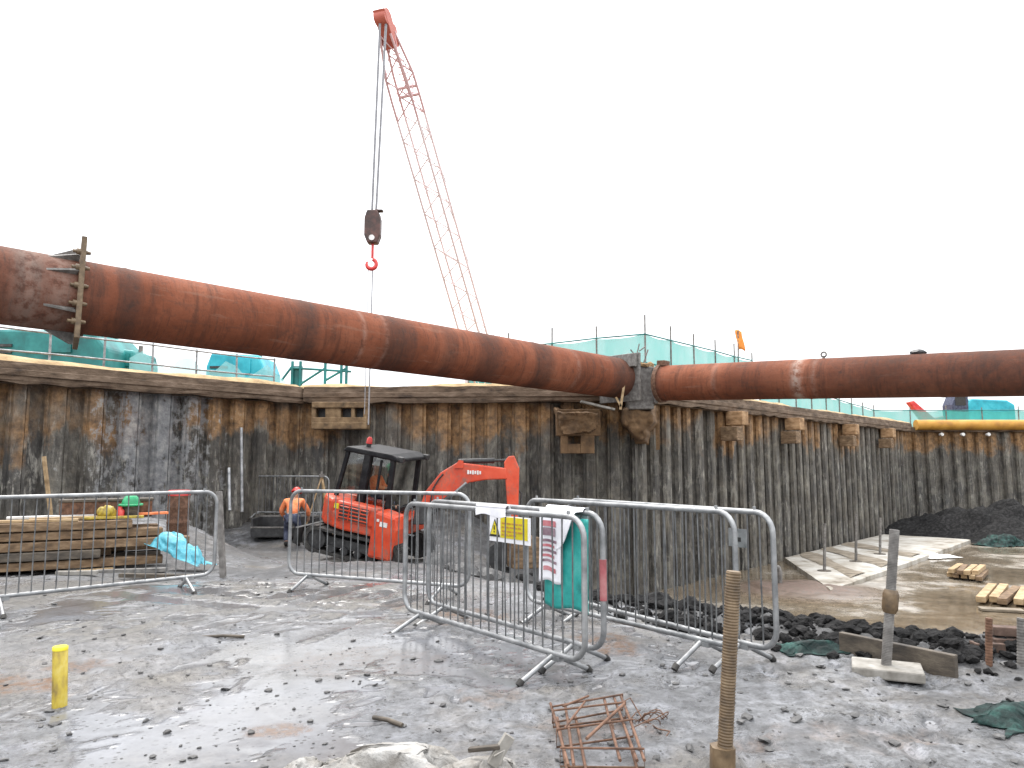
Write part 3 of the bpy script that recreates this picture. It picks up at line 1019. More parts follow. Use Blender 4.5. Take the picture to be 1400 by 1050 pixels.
# flange plate with gussets and bolts
sf = s1(110)
mb = MB()
mb.box((sf, 0, 0.03), (.07, 1.22, 1.42), Matrix.Rotation(R(-12.5), 3, 'Z'))
obj('flange_plate', mb, M['brownsteel'], st1, .012, world=False)
skew = math.tan(R(12.5))
for a in (R(90), R(-90), R(25), R(155), R(-30), R(210), R(60), R(120)):
    cy, cz = math.cos(a), math.sin(a)
    r0, r1 = .52, .69 if abs(cz) > .9 else .62
    o1 = cy * .6 * skew
    mb = MB()
    mb.prism([V((sf - .04 + o1, cy * r0, cz * r0)), V((sf - .04 + o1, cy * r1, cz * r1)), V((sf - .09 + o1, cy * r1, cz * r1)), V((sf - .42 + o1, cy * r0, cz * r0))], V((0, -cz, cy)) * .03)
    obj('gusset', mb, M['greysteel'], st1, world=False)
for z in (-.45, -.2, .05, .3, .52):
    for y in (-.55, .55):
        mb = MB()
        mb.tube([(sf - .13 + y * skew, y, z), (sf - .085 + y * skew, y, z), (sf - .08 + y * skew, y, z), (sf - .035 + y * skew, y, z), (sf + .09 + y * skew, y, z)], [.022, .022, .045, .045, .022], 8)
        obj('bolt', mb, M['brownsteel'], st1, world=False)
mb = MB()
mb.box((L1 - .02, 0, 0), (.08, 1.3, 1.25))
mb.box((L1 - .14, 0, .42), (.16, 1.2, .34))
obj('end_plate', mb, M['greysteel'], st1, .01, world=False)

T2a, T2b = P(902, 524, 18.75), P(1400, 509.5, 13.8)
d2 = (T2b - T2a).normalized()
s2 = lambda px: (T2b - T2a).length * ((1 / (1 / 18.75 + (1 / 13.8 - 1 / 18.75) * (px - 902) / 498)) - 18.75) / (13.8 - 18.75)
st2, L2, q2 = strut('steel_strut', 'brown pipe strut running level from the corner to the right edge', T2a, T2b + d2 * 6, .45,
                    [(s2(905), .15, .8), (s2(1290), 1.7, .7), (s2(1390), 1.6, .85), (s2(1180), .9, .6), (s2(1040), .8, .35), (s2(1130), .3, .35)], [(s2(1097), .10, .55), (s2(1120), .05, .15), (s2(985), .06, .12)], seams=(.12, s2(1110), s2(1290)))
mb = MB()
mb.tube([(.02, 0, 0), (.12, 0, 0)], .5, 32)
mb.box((.12, -.05, .5), (.22, .3, .14))
obj('end_plate', mb, M['rust'], st2, .01, world=False)
for px in (1127, 1255):
    mb = MB()
    if px == 1127:
        mb.tube([(s2(px), -.05, .43), (s2(px), -.05, .5)], .03, 10)
        mb.tube([V((s2(px) + .055 * math.cos(a), -.05, .53 + .055 * math.sin(a))) for a in np.linspace(0, 2 * PI, 17)[:-1]], .02, 8, closed=True)
    else:
        mb.rock((s2(px), 0, .47), (.16, .1, .08), 0, 0, 2, .2)
        mb.box((s2(px), 0, .46), (.26, .12, .04))
    obj('lifting_eye' if px == 1127 else 'clamp', mb, M['greysteel'] if px == 1127 else M['blacksteel'], st2, world=False)

# corner node that both struts bear on
t = thing('corner_bracket', 'clay smeared steel bearing block between the two struts', 'bracket', (3.35, 19.2, 2.1))
mb = MB()
a_, b_ = P(858, 502, 19.05), P(893, 560, 19.05)
mb.box(((a_.x + b_.x) / 2, 19.25, (a_.z + b_.z) / 2), (b_.x - a_.x, .7, a_.z - b_.z))
mb.box((P(893, 530, 19).x + .02, 19.0, P(893, 528, 19.0).z), (.1, .6, .95))
obj('bearing_block', mb, M['greysteel'], t, .03)
mb = MB()
relief(mb, [(845, 553), (897, 553), (898, 578), (890, 590), (886, 607), (866, 611), (858, 594), (846, 584)], 19.32, .3, 5)
obj('clay_face', mb, M['wetclay'], t)
mb = MB()
for k in range(14):
    p_ = P(random.uniform(858, 892), 500, 19.1)
    mb.rock((p_.x, 19.1 + random.uniform(-.2, .3), p_.z + random.uniform(-.02, .05)), (.14, .14, .08), random.random() * 3, 0, 1, .3)
obj('clay_heap', mb, M['soil'], t)
mb = MB()
for (ax, ay, bx_, by_) in ((868, 497, 874, 470), (874, 480, 882, 474), (868, 485, 862, 478), (880, 496, 886, 478)):
    mb.tube([P(ax, ay, 19.2), P(bx_, by_, 19.2)], .018, 6)
obj('bent_bar', mb, M['greysteel'], t)
mb = MB()
mb.bar(P(848, 560, 18.5), P(854, 520, 18.5), .03, .06)
mb.bar(P(842, 543, 18.5), P(849, 556, 18.5), .03, .05)
solo('timber_wedge', mb, M['newwood'], 'thin pale timber wedge beside the end of the left strut', 'wedge')
mb = MB()
mb.bar(P(794, 549, 18.3), P(840, 560, 18.3), .25, .05)
solo('timber_board', mb, M['concrete'], 'pale muddy board tucked under the end of the left strut', 'board')

# ------------------------------------------------------------------ crowd barriers
def arc_loop(x0, x1, z0, z1, r, n=7):
    pts = []
    for cx, cz, a0 in ((x1 - r, z1 - r, 0), (x0 + r, z1 - r, 90), (x0 + r, z0 + r, 180), (x1 - r, z0 + r, 270)):
        for k in range(n):
            a = R(a0 + 90 * k / (n - 1))
            pts.append(V((cx + r * math.cos(a), 0, cz + r * math.sin(a))))
    return pts


BL = 'galvanised barriers standing in the mud'


def make_barrier(label, band=False):
    t = thing('crowd_barrier', label, 'barrier', (0, 0, 0), 0, BL)
    mb = MB()
    mb.tube(arc_loop(-1.15, 1.15, .16, 1.09, .14), .0205, 10, closed=True)
    for x in (-1.0, 1.0):
        mb.tube([(x, 0, 1.105), (x, 0, 1.13)], .012, 6)
    obj('frame', mb, M['galv'], t, world=False)
    mb = MB()
    for k in range(21):
        x = -1.04 + 2.08 * k / 20
        mb.tube([(x, .002 * (k % 2), .165), (x + random.uniform(-.006, .006), random.uniform(-.006, .006), .63), (x, 0, 1.085)], .0062, 6, caps=False)
    obj('infill', mb, M['galvdark'], t, world=False)
    for x in (-.86, .86):
        mb = MB()
        for sy in (-1, 1):
            mb.tube([(x + sy * .02, 0, .15), (x + sy * .025, sy * .29, .015)], .0175, 8)
        mb.box((x, 0, .135), (.12, .05, .03))
        f = obj('foot', mb, M['galv'], t, world=False)
        for sy in (-1, 1):
            mb = MB()
            mb.tube([(x + sy * .0245, sy * .275, .03), (x + sy * .026, sy * .305, 0.0)], .024, 8)
            obj('rubber_tip', mb, M['rubber'], f, world=False)
    return t


def bar_place(xl, Yl, xr, Yr):
    c = math.cos(TH)
    a, b = V(((xl - 700) / 1000 * Yl * c * 1.01, Yl)), V(((xr - 700) / 1000 * Yr * c * 1.01, Yr))
    m = (a + b) / 2
    return (m.x, m.y, gh(m.x, m.y) - .01), math.atan2(b.y - a.y, b.x - a.x)


b0 = make_barrier('barrier at far left in front of the timber pile')
l, a = bar_place(-40, 6.85, 311, 8.55)
b0.location, b0.rotation_euler = l, (0, 0, a)
bars = {}
LIFT = {'far': .15}
for key, geo, lab in (
        ('a2', (393, 8.55, 655, 7.55), 'barrier in front of the red excavator, left end beside the crouching worker'),
        ('b2', (588, 7.0, 822, 5.18), 'barrier carrying the teal sheet, just behind the nearest barrier'),
        ('b1', (557, 6.72, 797, 4.92), 'nearest barrier, in front of the one with the teal sheet'),
        ('d1', (718, 7.05, 1001, 5.22), 'barrier right of the teal sheet, ending behind the tall threaded bar'),
        ('d2', (772, 7.1, 1056, 5.12), 'barrier with a small grey plate, reaching furthest right'),
        ('far', (345, 19.4, 452, 18.9), 'small distant barrier against the left wall, behind the worker')):
    l, a = bar_place(*geo)
    l = (l[0], l[1], l[2] + LIFT.get(key, 0))
    bars[key] = (l, a, dup(b0, l, a, lab))


def bpt(key, x, y, z):
    l, a, _ = bars[key]
    return V(l) + Matrix.Rotation(a, 3, 'Z') @ V((x, y, z))


def cloth_on(key, x0, x1, z0, z1, off, amp, seed, nx_=18, nz_=22, over=0.0):
    """hanging sheet on a barrier's near face with folds, a flap over the top rail when over > 0"""
    rows = []
    for j in range(nz_ + 1):
        row = []
        for i in range(nx_ + 1):
            u, w = i / nx_, j / nz_
            x = x0 + (x1 - x0) * u
            z = z1 + (z0 - z1) * w
            f = float(fbm(np.array([u * 3.2 + seed]), np.array([w * .9 + seed * 3]), seed, 3)[0])
            y = off - abs(amp * (.3 + w)) * (.5 + 1.6 * f) - amp * .4
            zz = z + .012 * math.sin(u * 7 + seed) * w
            row.append(bpt(key, x + .03 * f * w, min(y, -.024), zz))
        rows.append(row)
    if over:
        top = []
        for k in range(5):
            a = PI * k / 4
            top.append([bpt(key, x0 + (x1 - x0) * i / nx_, .026 * -math.cos(a), z1 + .026 * math.sin(a) + .0) for i in range(nx_ + 1)])
        back = [[bpt(key, x0 + (x1 - x0) * i / nx_, .028, z1 - over) for i in range(nx_ + 1)]]
        rows = back + top[::-1] + rows
    return rows


def thicken(o, th=.004):
    m = o.modifiers.new('thickness', 'SOLIDIFY')
    m.thickness = th
    return o


# teal sheet and the paper notice over it on barrier b2
mb = MB()
mb.grid(cloth_on('b2', .58, 1.05, .40, 1.05, -.03, .02, 3))
thicken(solo('teal_sheet', mb, M['teal'], 'teal plastic sheet hung on the barrier behind the paper notice', 'sheet'))
t = thing('paper_notice', 'crumpled white paper notice with faded print over the teal sheet', 'notice', tuple(bpt('b2', .75, -.08, .7)))
mb = MB()
rows = cloth_on('b2', .57, .81, .58, 1.105, -.075, .02, 5, over=.10)
mb.grid(rows)
thicken(obj('sheet', mb, M['paper'], t), .003)
mb = MB()
rows = cloth_on('b2', .77, .98, .80, 1.1, -.075, .025, 8, over=.12)
for j, r_ in enumerate(rows):
    for i, p_ in enumerate(r_):
        u = i / 18
        if j > 6:
            p_.z += (j - 6) / 22 * .32 * (u ** 1.3) * .9
mb.grid(rows)
thicken(obj('folded_flap', mb, M['paper'], t), .003)


def on_sheet(rows, u0, u1, w0, w1, lift=.006, n=8, m=4, skip=6):
    out = []
    R_ = rows[skip:]
    for j in range(m + 1):
        rr_ = []
        for i in range(n + 1):
            u, w = u0 + (u1 - u0) * i / n, w0 + (w1 - w0) * j / m
            fi, fj = u * (len(R_[0]) - 1), w * (len(R_) - 1)
            i0, j0 = min(int(fi), len(R_[0]) - 2), min(int(fj), len(R_) - 2)
            a, b = fi - i0, fj - j0
            p = (R_[j0][i0] * (1 - a) + R_[j0][i0 + 1] * a) * (1 - b) + (R_[j0 + 1][i0] * (1 - a) + R_[j0 + 1][i0 + 1] * a) * b
            nrm = (R_[j0][i0 + 1] - R_[j0][i0]).cross(R_[j0 + 1][i0] - R_[j0][i0]).normalized()
            if nrm.y > 0:
                nrm = -nrm
            rr_.append(p + nrm * lift)
        out.append(rr_)
    return out


rows = cloth_on('b2', .57, .81, .58, 1.105, -.075, .02, 5, over=.10)
mb = MB()
mb.grid(on_sheet(rows, .2, .8, .16, .24), 1)
mb.grid(on_sheet(rows, .22, .78, .26, .37), 0)
for k, w in enumerate((.42, .49, .56, .63, .70)):
    mb.grid(on_sheet(rows, .2, .84 - .1 * (k % 2), w, w + .038), 1 if k in (1, 3) else 0)
mb.grid(on_sheet(rows, .24, .80, .80, .86, ), 1)
obj('print', mb, [M['ink'], M['pinkink']], t)

# yellow warning sign on the pair of barriers
t = thing('warning_sign', 'yellow and white warning sign with a triangle, fixed to the barriers', 'sign', tuple(bpt('b2', .05, -.03, .8)))
sx0, sx1, sz0, sz1 = -.11, .42, .81, 1.02
mb = MB()


def sq(mb, x0, x1, z0, z1, y, th, mat):
    c = bpt('b2', (x0 + x1) / 2, y, (z0 + z1) / 2)
    mb.box(c, (x1 - x0, th, z1 - z0), Matrix.Rotation(bars['b2'][1], 3, 'Z'), mat)


sq(mb, sx0, sx1, sz0, sz1, -.05, .008, 0)
obj('board', mb, M['paper'], t)
mb = MB()
sq(mb, sx0 + .155, sx1 - .03, sz0 + .035, sz1 - .008, -.056, .004, 0)
obj('yellow_panel', mb, M['signyellow'], t)
mb = MB()
zc = (sz0 + sz1) / 2
xc = sx0 + .078
for sc, y_, mt in ((.085, -.057, 0), (.062, -.060, 1)):
    mb.prism([bpt('b2', xc - sc * .85, y_, zc - sc * .8), bpt('b2', xc + sc * .85, y_, zc - sc * .8), bpt('b2', xc, y_, zc + sc * .9)], bpt('b2', 0, -.003, 0) - bpt('b2', 0, 0, 0), mt)
sq(mb, xc - .006, xc + .006, zc - .012, zc + .024, -.0635, .003, 0)
sq(mb, xc - .006, xc + .006, zc - .034, zc - .022, -.0635, .003, 0)
obj('warning_triangle', mb, [M['black'], M['signyellow']], t)
mb = MB()
for k, (z, w) in enumerate(((.955, .24), (.925, .21), (.893, .25), (.866, .16))):
    x = sx0 + .175
    rr = random.Random(k)
    while x < sx0 + .175 + w:
        ww = rr.uniform(.02, .06)
        sq(mb, x, min(x + ww, sx1 - .045), z, z + .013, -.0595, .002, 0)
        x += ww + .012
obj('print', mb, M['ochre'], t)
mb = MB()
mb.grid(cloth_on('b1', -.04, .34, 1.05, 1.112, -.024, .003, 12, over=.06))
thicken(solo('white_wrap', mb, M['paper'], 'white plastic wrap over the top rails above the yellow sign', 'wrap'))
# grey plate on d2
t = thing('grey_plate', 'small grey plate tied to the right end of the barrier', 'plate', tuple(bpt('d2', .87, -.03, .8)))
mb = MB()
mb.box(bpt('d2', .87, -.03, .90), (.16, .006, .13), Matrix.Rotation(bars['d2'][1], 3, 'Z'))
obj('board', mb, M['galv'], t)
mb = MB()
mb.box(bpt('d2', .87, -.036, .89), (.06, .004, .03), Matrix.Rotation(bars['d2'][1], 3, 'Z'))
obj('print', mb, M['black'], t)
# faded red bands taped round the end tubes
for key, z0_, z1_, lab in (('b2', .50, .78, 'faded red tape round the end of the barrier with the teal sheet'),):
    mb = MB()
    mb.tube([bpt(key, 1.15, 0, z0_), bpt(key, 1.15, 0, z1_)], .025, 12)
    solo('tape_band', mb, M['reflect'], lab, 'tape')
# post at the end of the left barrier
mb = MB()
a_ = G(300, 792)
mb.bar(P(299.5, 672, a_.y + .15), (a_.x, a_.y + .15, -.15), .085, .06)
solo('steel_post', mb, M['greysteel'], 'brown grey flat post behind the right end of the far left barrier', 'post', bev=.006)

# ------------------------------------------------------------------ foreground posts
# tall threaded bar
def threaded(mb, a, b, r, pitch, mat=0, seg=16):
    a, b = V(a), V(b)
    n = int((b - a).length / pitch)
    pts, rr_ = [], []
    for k in range(n * 4 + 1):
        pts.append(a + (b - a) * k / (n * 4))
        rr_.append(r * (1.0, 1.09, 1.09, .98)[k % 4])
    mb.tube(pts, rr_, seg, mat)


b_ = G(987, 1062)
t = thing('threaded_bar', 'tall brown threaded steel bar with a square nut, in front of the barriers', 'bar', (b_.x, b_.y, b_.z))
mb = MB()
threaded(mb, b_ - V((0, 0, .1)), P(1003, 781, b_.y), .033, .0135)
obj('bar', mb, M['brownsteel'], t)
mb = MB()
mb.tube([b_ - V((0, 0, .05)), P(988, 1020, b_.y)], .062, 6)
obj('nut', mb, M['brownsteel'], t, .008)
# second post on a concrete pad
b_ = G(1212, 922)
t = thing('steel_prop', 'grey steel prop with a coupler, standing on a concrete pad', 'prop', (b_.x, b_.y, b_.z + .06))
mb = MB()
threaded(mb, b_ + V((0, 0, .05)), P(1223, 724, b_.y), .031, .011)
obj('bar', mb, M['greysteel'], t)
mb = MB()
c0, c1 = P(1216, 838, b_.y), P(1218.5, 806, b_.y)
mb.tube([c0, c0.lerp(c1, .15), c0.lerp(c1, .2), c0.lerp(c1, .8), c0.lerp(c1, .85), c1], [.04, .05, .052, .052, .05, .04], 6)
obj('coupler', mb, M['brownsteel'], t)
mb = MB()
rz = Matrix.Rotation(R(-24), 3, 'Z')
mb.box((b_.x + .005, b_.y - .0, .03), (.44, .30, .07), rz)
solo('concrete_pad', mb, M['concrete'], 'pale concrete pad under the grey steel prop', 'pad', bev=.012)
mb = MB()
a_, c_ = G(1150, 892), G(1309, 927)
mb.bar((a_.x, a_.y, .055), (c_.x, c_.y, .05), .05, .20)
solo('timber_board', mb, M['darkwood'], 'dark wet timber board on edge behind the concrete pad', 'board', bev=.006)
for (x, yt, yb, r_, lab) in ((1351, 845, 918, .022, 'dark steel peg at the slope edge, left of the bricks'), (1394, 845, 915, .022, 'dark steel peg at the right edge, beside the bricks')):
    b_ = G(x, yb)
    mb = MB()
    threaded(mb, (b_.x, b_.y, -.1), P(x + 1, yt, b_.y), r_, .02, seg=10)
    solo('steel_peg', mb, M['rust'] if x < 1360 else M['greysteel'], lab, 'peg', group='steel pegs at the slope edge')
bp = G(1388, 900)
k = 0
for (dx, dy, dz) in ((0, .0, -.03), (.24, .02, -.03), (.03, .02, .04), (.26, .01, .04), (-.16, -.03, -.03)):
    mb = MB()
    mb.box((bp.x - .06 + dx, bp.y + dy, gh(bp.x + dx, bp.y + dy) + .045 + dz), (.21, .1, .065), Matrix.Rotation(random.uniform(-.3, .3), 3, 'Z'))
    solo('brick', mb, M['darkbrick'], ('brown brick at the bottom left of the small pile by the pegs', 'brown brick at the bottom right of the small pile by the pegs', 'brown brick in the upper layer, left, of the pile by the pegs', 'brown brick in the upper layer, right, of the pile by the pegs', 'brown brick lying loose at the left of the small pile by the pegs')[k], 'brick', 'bricks by the pegs', bev=.006)
    k += 1
# yellow tube post
b_ = G(82.5, 966)
t = thing('yellow_post', 'short yellow pipe standing in the slurry at left', 'post', (b_.x, b_.y, 0))
mb = MB()
tp = P(82.5, 885, b_.y)
mb.tube([b_ - V((0, 0, .1)), tp - V((0, 0, .004)), tp], [.041, .041, .037], 20)
obj('pipe', mb, M['yellow'], t)
mb = MB()
mb.tube([tp - V((0, 0, .015)), tp + V((0, 0, .004)), tp + V((0, 0, .007))], [.0425, .0425, .038], 20)
obj('cap', mb, M['signyellow'], t)

# rebar cage in the foreground
t = thing('rebar_cage', 'rusty rebar cage lying in the mud at the bottom edge', 'rebar', tuple(G(815, 1020)))
rr = random.Random(5)
quad = [G(757, 990), G(850, 982), G(880, 1062), G(772, 1070)]


def qd(u, w, z):
    p = (quad[0] * (1 - u) + quad[1] * u) * (1 - w) + (quad[3] * (1 - u) + quad[2] * u) * w
    return V((p.x, p.y, gh(p.x, p.y) + z))


mb = MB()
for lay, z in ((0, .02), (1, .09)):
    for u in ((0, .14, .72, .9, 1.0) if lay else (.05, .3, .95)):
        j = rr.uniform(-.04, .04)
        mb.tube([qd(u + j, -.06, z), qd(u, .5, z + rr.uniform(-.01, .01)), qd(u - j, 1.05, z)], .008, 6)
obj('main_bar', mb, M['rust'], t)
mb = MB()
for w in (.02, .16, .5, .9):
    a = rr.uniform(-.06, .06)
    mb.tube([qd(-.03, w - a, .015), qd(1.03, w + a, .015), qd(1.03, w + a, .10), qd(-.03, w - a, .10)], .0055, 6, closed=True)
mb.tube([qd(.3, .9, .15), qd(.95, .35, .15)], .008, 6)
mb.tube([qd(.1, .25, .15), qd(.5, .05, .15)], .006, 6)
mb.tube([qd(.05, .7, .15), qd(.4, .3, .16)], .006, 6)
obj('stirrup', mb, M['rust'], t)
t = thing('wire_tangle', 'dark tangle of tie wire on the mud right of the rebar cage', 'wire', tuple(G(885, 998)))
mb = MB()
for k in range(5):
    c = G(885 + rr.uniform(-14, 14), 996 + rr.uniform(-6, 6))
    mb.tube([V((c.x + .06 * math.cos(a + k) * (1 + k * .4), c.y + .03 * math.sin(a * 1.3 + k), gh(c.x, c.y) + .02 + .03 * math.sin(a * 2 + k))) for a in np.linspace(0, 4.5, 14)], .003, 5)
a_ = G(850, 990)
mb.tube([G(846, 988) + V((0, 0, .1)), G(862, 979) + V((0, 0, .1)), G(878, 990) + V((0, 0, .03)), G(900, 1002) + V((0, 0, .02)), G(916, 1008) + V((0, 0, .03)), G(905, 1017) + V((0, 0, .01))], .004, 5)
obj('loop', mb, M['rust'], t)

# crumpled tarps
def crumple(mb, c, sx, sy, hgt, seed, rot=0, n=34, sharp=1.0):
    rows = []
    for i in range(n + 1):
        row = []
        for j in range(n + 1):
            u, w = 2 * i / n - 1, 2 * j / n - 1
            r_ = math.hypot(u, w)
            nx_ = float(fbm(np.array([u * 2.1 + seed]), np.array([w * 2.1 - seed]), seed, 4)[0])
            ny_ = float(fbm(np.array([u * 2.3 + seed + 40]), np.array([w * 2.0]), seed + 3, 4)[0])
            nz_ = float(fbm(np.array([u * 1.6 + seed + 7]), np.array([w * 1.6 + 3]), seed + 5, 5)[0])
            e = max(0, 1 - r_ ** 2.2)
            x, y = (u + .7 * nx_) * sx, (w + .7 * ny_) * sy
            q = Matrix.Rotation(rot, 3, 'Z') @ V((x, y, 0))
            z = hgt * (e * (.55 + .9 * nz_) + (.35 - abs(nz_) * 2.4) * .5 * (1 if r_ < 1 else .4))
            base = gh(c[0] + q.x, c[1] + q.y) if c[2] is None else c[2]
            row.append(V((c[0] + q.x, c[1] + q.y, base + max(z, .01))))
        rows.append(row)
    mb.grid(rows)
    return mb


# white sacks at the bottom edge
for i, (x, y, Y, sx, sy, sz, seed, lab) in enumerate((
        (545, 1052, 3.42, .30, .17, .135, 5, 'large crumpled white sack in the middle of the bottom edge'),
        (415, 1058, 3.42, .13, .12, .085, 7, 'small dirty white sack at the left end of the sack row'),
        (655, 1055, 3.42, .17, .14, .085, 9, 'flat white sack at the right end of the sack row'))):
    p_ = P(x, y, Y)
    mb = crumple(MB(), (p_.x, Y + .09, -.01), sx * 1.3, sy * 1.3, sz * 1.8, seed, .2 * (i - 1), 60)
    solo('white_sack', mb, M['sack'], lab, 'sack', 'white sacks along the bottom edge')
mb = MB()
mb.bar(P(672, 1046, 3.5), P(697, 1006, 3.52), .028, .05)
mb.tube([P(676, 1034, 3.48), P(690, 1026, 3.46), P(684, 1046, 3.46)], .007, 6)
solo('timber_scrap', mb, M['concrete'], 'muddy pale scrap of wood sticking up from the right sack', 'scrap', bev=.004)
mb = MB()
mb.bar(P(641, 1025, 3.55), P(684, 1021, 3.5), .03, .02)
solo('timber_scrap', mb, M['darkwood'], 'short dark scrap of wood lying left of the pale scrap, above the right sack', 'scrap', bev=.004)


g = G(1385, 985)
thicken(solo('green_tarp', crumple(MB(), (g.x + .12, g.y, None), .34, .20, .13, 3, .2), M['greentarp'], 'dark green netting crumpled in the mud at the right edge', 'tarp'), .004)
g = G(1112, 890)
thicken(solo('green_tarp', crumple(MB(), (g.x, g.y, None), .26, .13, .10, 9, .1), M['greentarp'], 'dark green netting scrap beside the soil at the barrier end', 'tarp'), .004)

# clods: the tiny ones nobody could count are one object, larger lumps on the crest another
mb = MB()
rr = random.Random(12)
for k in range(1250):
    u = rr.random()
    y = 3.3 + 7.5 * u ** 1.4
    x = rr.uniform(-.85, .85) * y * .9
    if ground_base(x, y)[1] > .3:
        continue
    s = .005 + .020 * rr.random() ** 4
    if x > 1:
        s *= 1.25
    random.seed(k)
    mb.rock((x, y, gh(x, y) + s * .3), (s * rr.uniform(.8, 1.9), s * rr.uniform(.8, 1.5), s * .5), rr.random() * 6, 0, 1, .3)
o = obj('mud_crumbs', mb, M['clod'])
o['kind'] = 'stuff'
o['label'] = 'small dark crumbs of mud scattered over the grey slurry'
o['category'] = 'mud'
mb = MB()
for k in range(1700):
    x = rr.choice((rr.uniform(.3, 4.5), rr.uniform(1.2, 3.4), rr.uniform(1.5, 8)))
    yc = float(np.interp(x, [-6, -2.4, -.4, 1.1, 2.3, 3.2, 5, 9], [16, 12.5, 8.6, 7.2, 6.5, 5.7, 5.35, 5.2]))
    y = yc + rr.gauss(.2, .38)
    s = .012 + .06 * rr.random() ** 3
    random.seed(k + 999)
    mb.rock((x, y, gh(x, y) + s * .25), (s * rr.uniform(.8, 1.7), s * rr.uniform(.7, 1.4), s * .75), rr.random() * 6, 0, 2 if s > .05 else 1, .34)
for k in range(160):
    x, y = rr.uniform(.2, 3.8), rr.uniform(8, 18)
    s = .06 + .2 * rr.random() ** 2
    mb.rock((x, y, gh(x, y) + s * .25), (s * rr.uniform(.8, 1.5), s, s * .8), rr.random() * 6, 0, 2, .2)
o = obj('soil_clods', mb, M['darksoil'])
o['kind'] = 'stuff'
o['label'] = 'dark broken clods along the edge of the slope'
o['category'] = 'soil'
for x, y, w, lab in ((305, 875, .34, 'dark stick lying on the mud in the open left middle'), (530, 990, .22, 'short dark stick on the mud above the large sack')):
    g = G(x, y)
    mb = MB()
    an = .05 if x < 400 else -.6
    mb.tube([(g.x - w / 2 * math.cos(an), g.y - w / 2 * math.sin(an), gh(g.x, g.y) + .012), (g.x, g.y, gh(g.x, g.y) + .02), (g.x + w / 2 * math.cos(an), g.y + w / 2 * math.sin(an), gh(g.x, g.y) + .012)], .013, 7)
    solo('stick', mb, M['darkwood'], lab, 'stick')

# ------------------------------------------------------------------ timber pile on the left
tl = V((-9.6, 8.85))
tr_ = V((-5.55, 11.05))
td = (tr_ - tl).normalized()
tn = V((-td.y, td.x))
rr = random.Random(21)
k = 0
lay_names = ('bottom', 'second', 'third', 'fourth', 'top')
row_names = ('front', 'second', 'third', 'back')
zb0 = gh(-7, 10.1) + .04
for lay in range(5):
    for row in range(4 if lay < 4 else 3):
        w, h_ = .235, .112
        s0, s1_ = rr.uniform(-.1, .25), rr.uniform(-.6, .75) - (.5 if lay == 4 else 0)
        a_ = tl + td * s0 + tn * (row * .27 + rr.uniform(-.05, .05))
        c_ = tr_ + td * s1_ + tn * (row * .27 + rr.uniform(-.03, .03) + rr.uniform(-.12, .12))
        z = zb0 + .07 + lay * .132
        mb = MB()
        mb.bar((a_.x, a_.y, z), (c_.x, c_.y, z + rr.uniform(-.006, .006)), w, h_)
        solo('timber_beam', mb, M[rr.choice(('timber', 'timber', 'browntimber', 'darkwood'))] if lay < 4 else M['timber'], 'weathered timber beam, %s layer of the pile, %s from the front' % (lay_names[lay], {'front': 'first', 'second': 'second', 'third': 'third', 'back': 'fourth'}[row_names[row]]), 'beam', 'timber beams in the pile at left', bev=.008)
        k += 1
ztop = zb0 + .07 + 4 * .132 + .06
# loose bits lying on and round the pile
def on_pile(px, s_off=0.0, row=.4):
    """plan point on the pile at picture column px"""
    a = tl + tn * row
    kk = (px - 700) / 1000 * math.cos(TH)
    t_ = (kk * a.y - a.x) / (td.x - kk * td.y)
    return a + td * t_


for i, (px, ln, row, dz, mt, lab) in enumerate((
        (40, 1.3, .1, .02, 'newwood', 'pale plank at the left end on top of the timber pile'),
        (100, 1.0, .35, .03, 'newwood', 'pale plank in the middle on top of the timber pile'),
        (160, .8, .15, .03, 'yellow', 'yellow painted plank near the right end of the timber pile'),
        (200, .7, .5, .05, 'hivis', 'orange board at the right end on top of the timber pile'),
        (75, 1.1, .6, .04, 'white', 'muddy white board towards the back of the timber pile'))):
    q = on_pile(px, 0, row)
    an = math.atan2(td.y, td.x) + (-.12, .1, -.05, .15, .05)[i]
    mb = MB()
    mb.box((q.x, q.y, ztop + dz), (ln, .12, .035), Matrix.Rotation(an, 3, 'Z'))
    solo('plank', mb, M[mt], lab, 'plank', 'loose planks on the timber pile', bev=.004)
q = on_pile(150, 0, .75)
t = thing('tool_chest', 'long dark brown chest on the back of the timber pile', 'chest', (q.x, q.y, ztop))
an = math.atan2(td.y, td.x)
mb = MB()
mb.box((q.x, q.y, ztop + .12), (1.25, .3, .24), Matrix.Rotation(an, 3, 'Z'))
obj('body', mb, M['rust'], t, .01)
mb = MB()
mb.box((q.x, q.y, ztop + .262), (1.29, .33, .04), Matrix.Rotation(an, 3, 'Z'))
obj('lid', mb, M['darkwood'], t, .008)
# green hard hat
q = on_pile(182, 0, .40)
t = thing('hard_hat', 'green hard hat resting on the timber pile', 'hard hat', (q.x, q.y, ztop + .17))
zc_ = P(182, 682, q.y).z - .09
mb = MB()
rows = []
for i in range(9):
    a = PI / 2 * i / 8
    rows.append([V((q.x + .125 * math.cos(a) * math.cos(b), q.y + .15 * math.cos(a) * math.sin(b), zc_ + .15 * math.sin(a) * 1.1)) for b in np.linspace(0, 2 * PI, 21)])
mb.grid(rows)
obj('shell', mb, M['green'], t)
mb = MB()
mb.tube([V((q.x + .15 * math.cos(b), q.y + .18 * math.sin(b), zc_)) for b in np.linspace(0, 2 * PI, 21)[:-1]], .018, 6, closed=True)
obj('brim', mb, M['green'], t)
# small stand under the hat: stacked bucket
mb = MB()
mb.tube([(q.x, q.y, ztop), (q.x, q.y, zc_ - .02)], [.10, .13], 18)
solo('bucket', mb, M['darkwood'], 'dark bucket under the green hard hat', 'bucket')
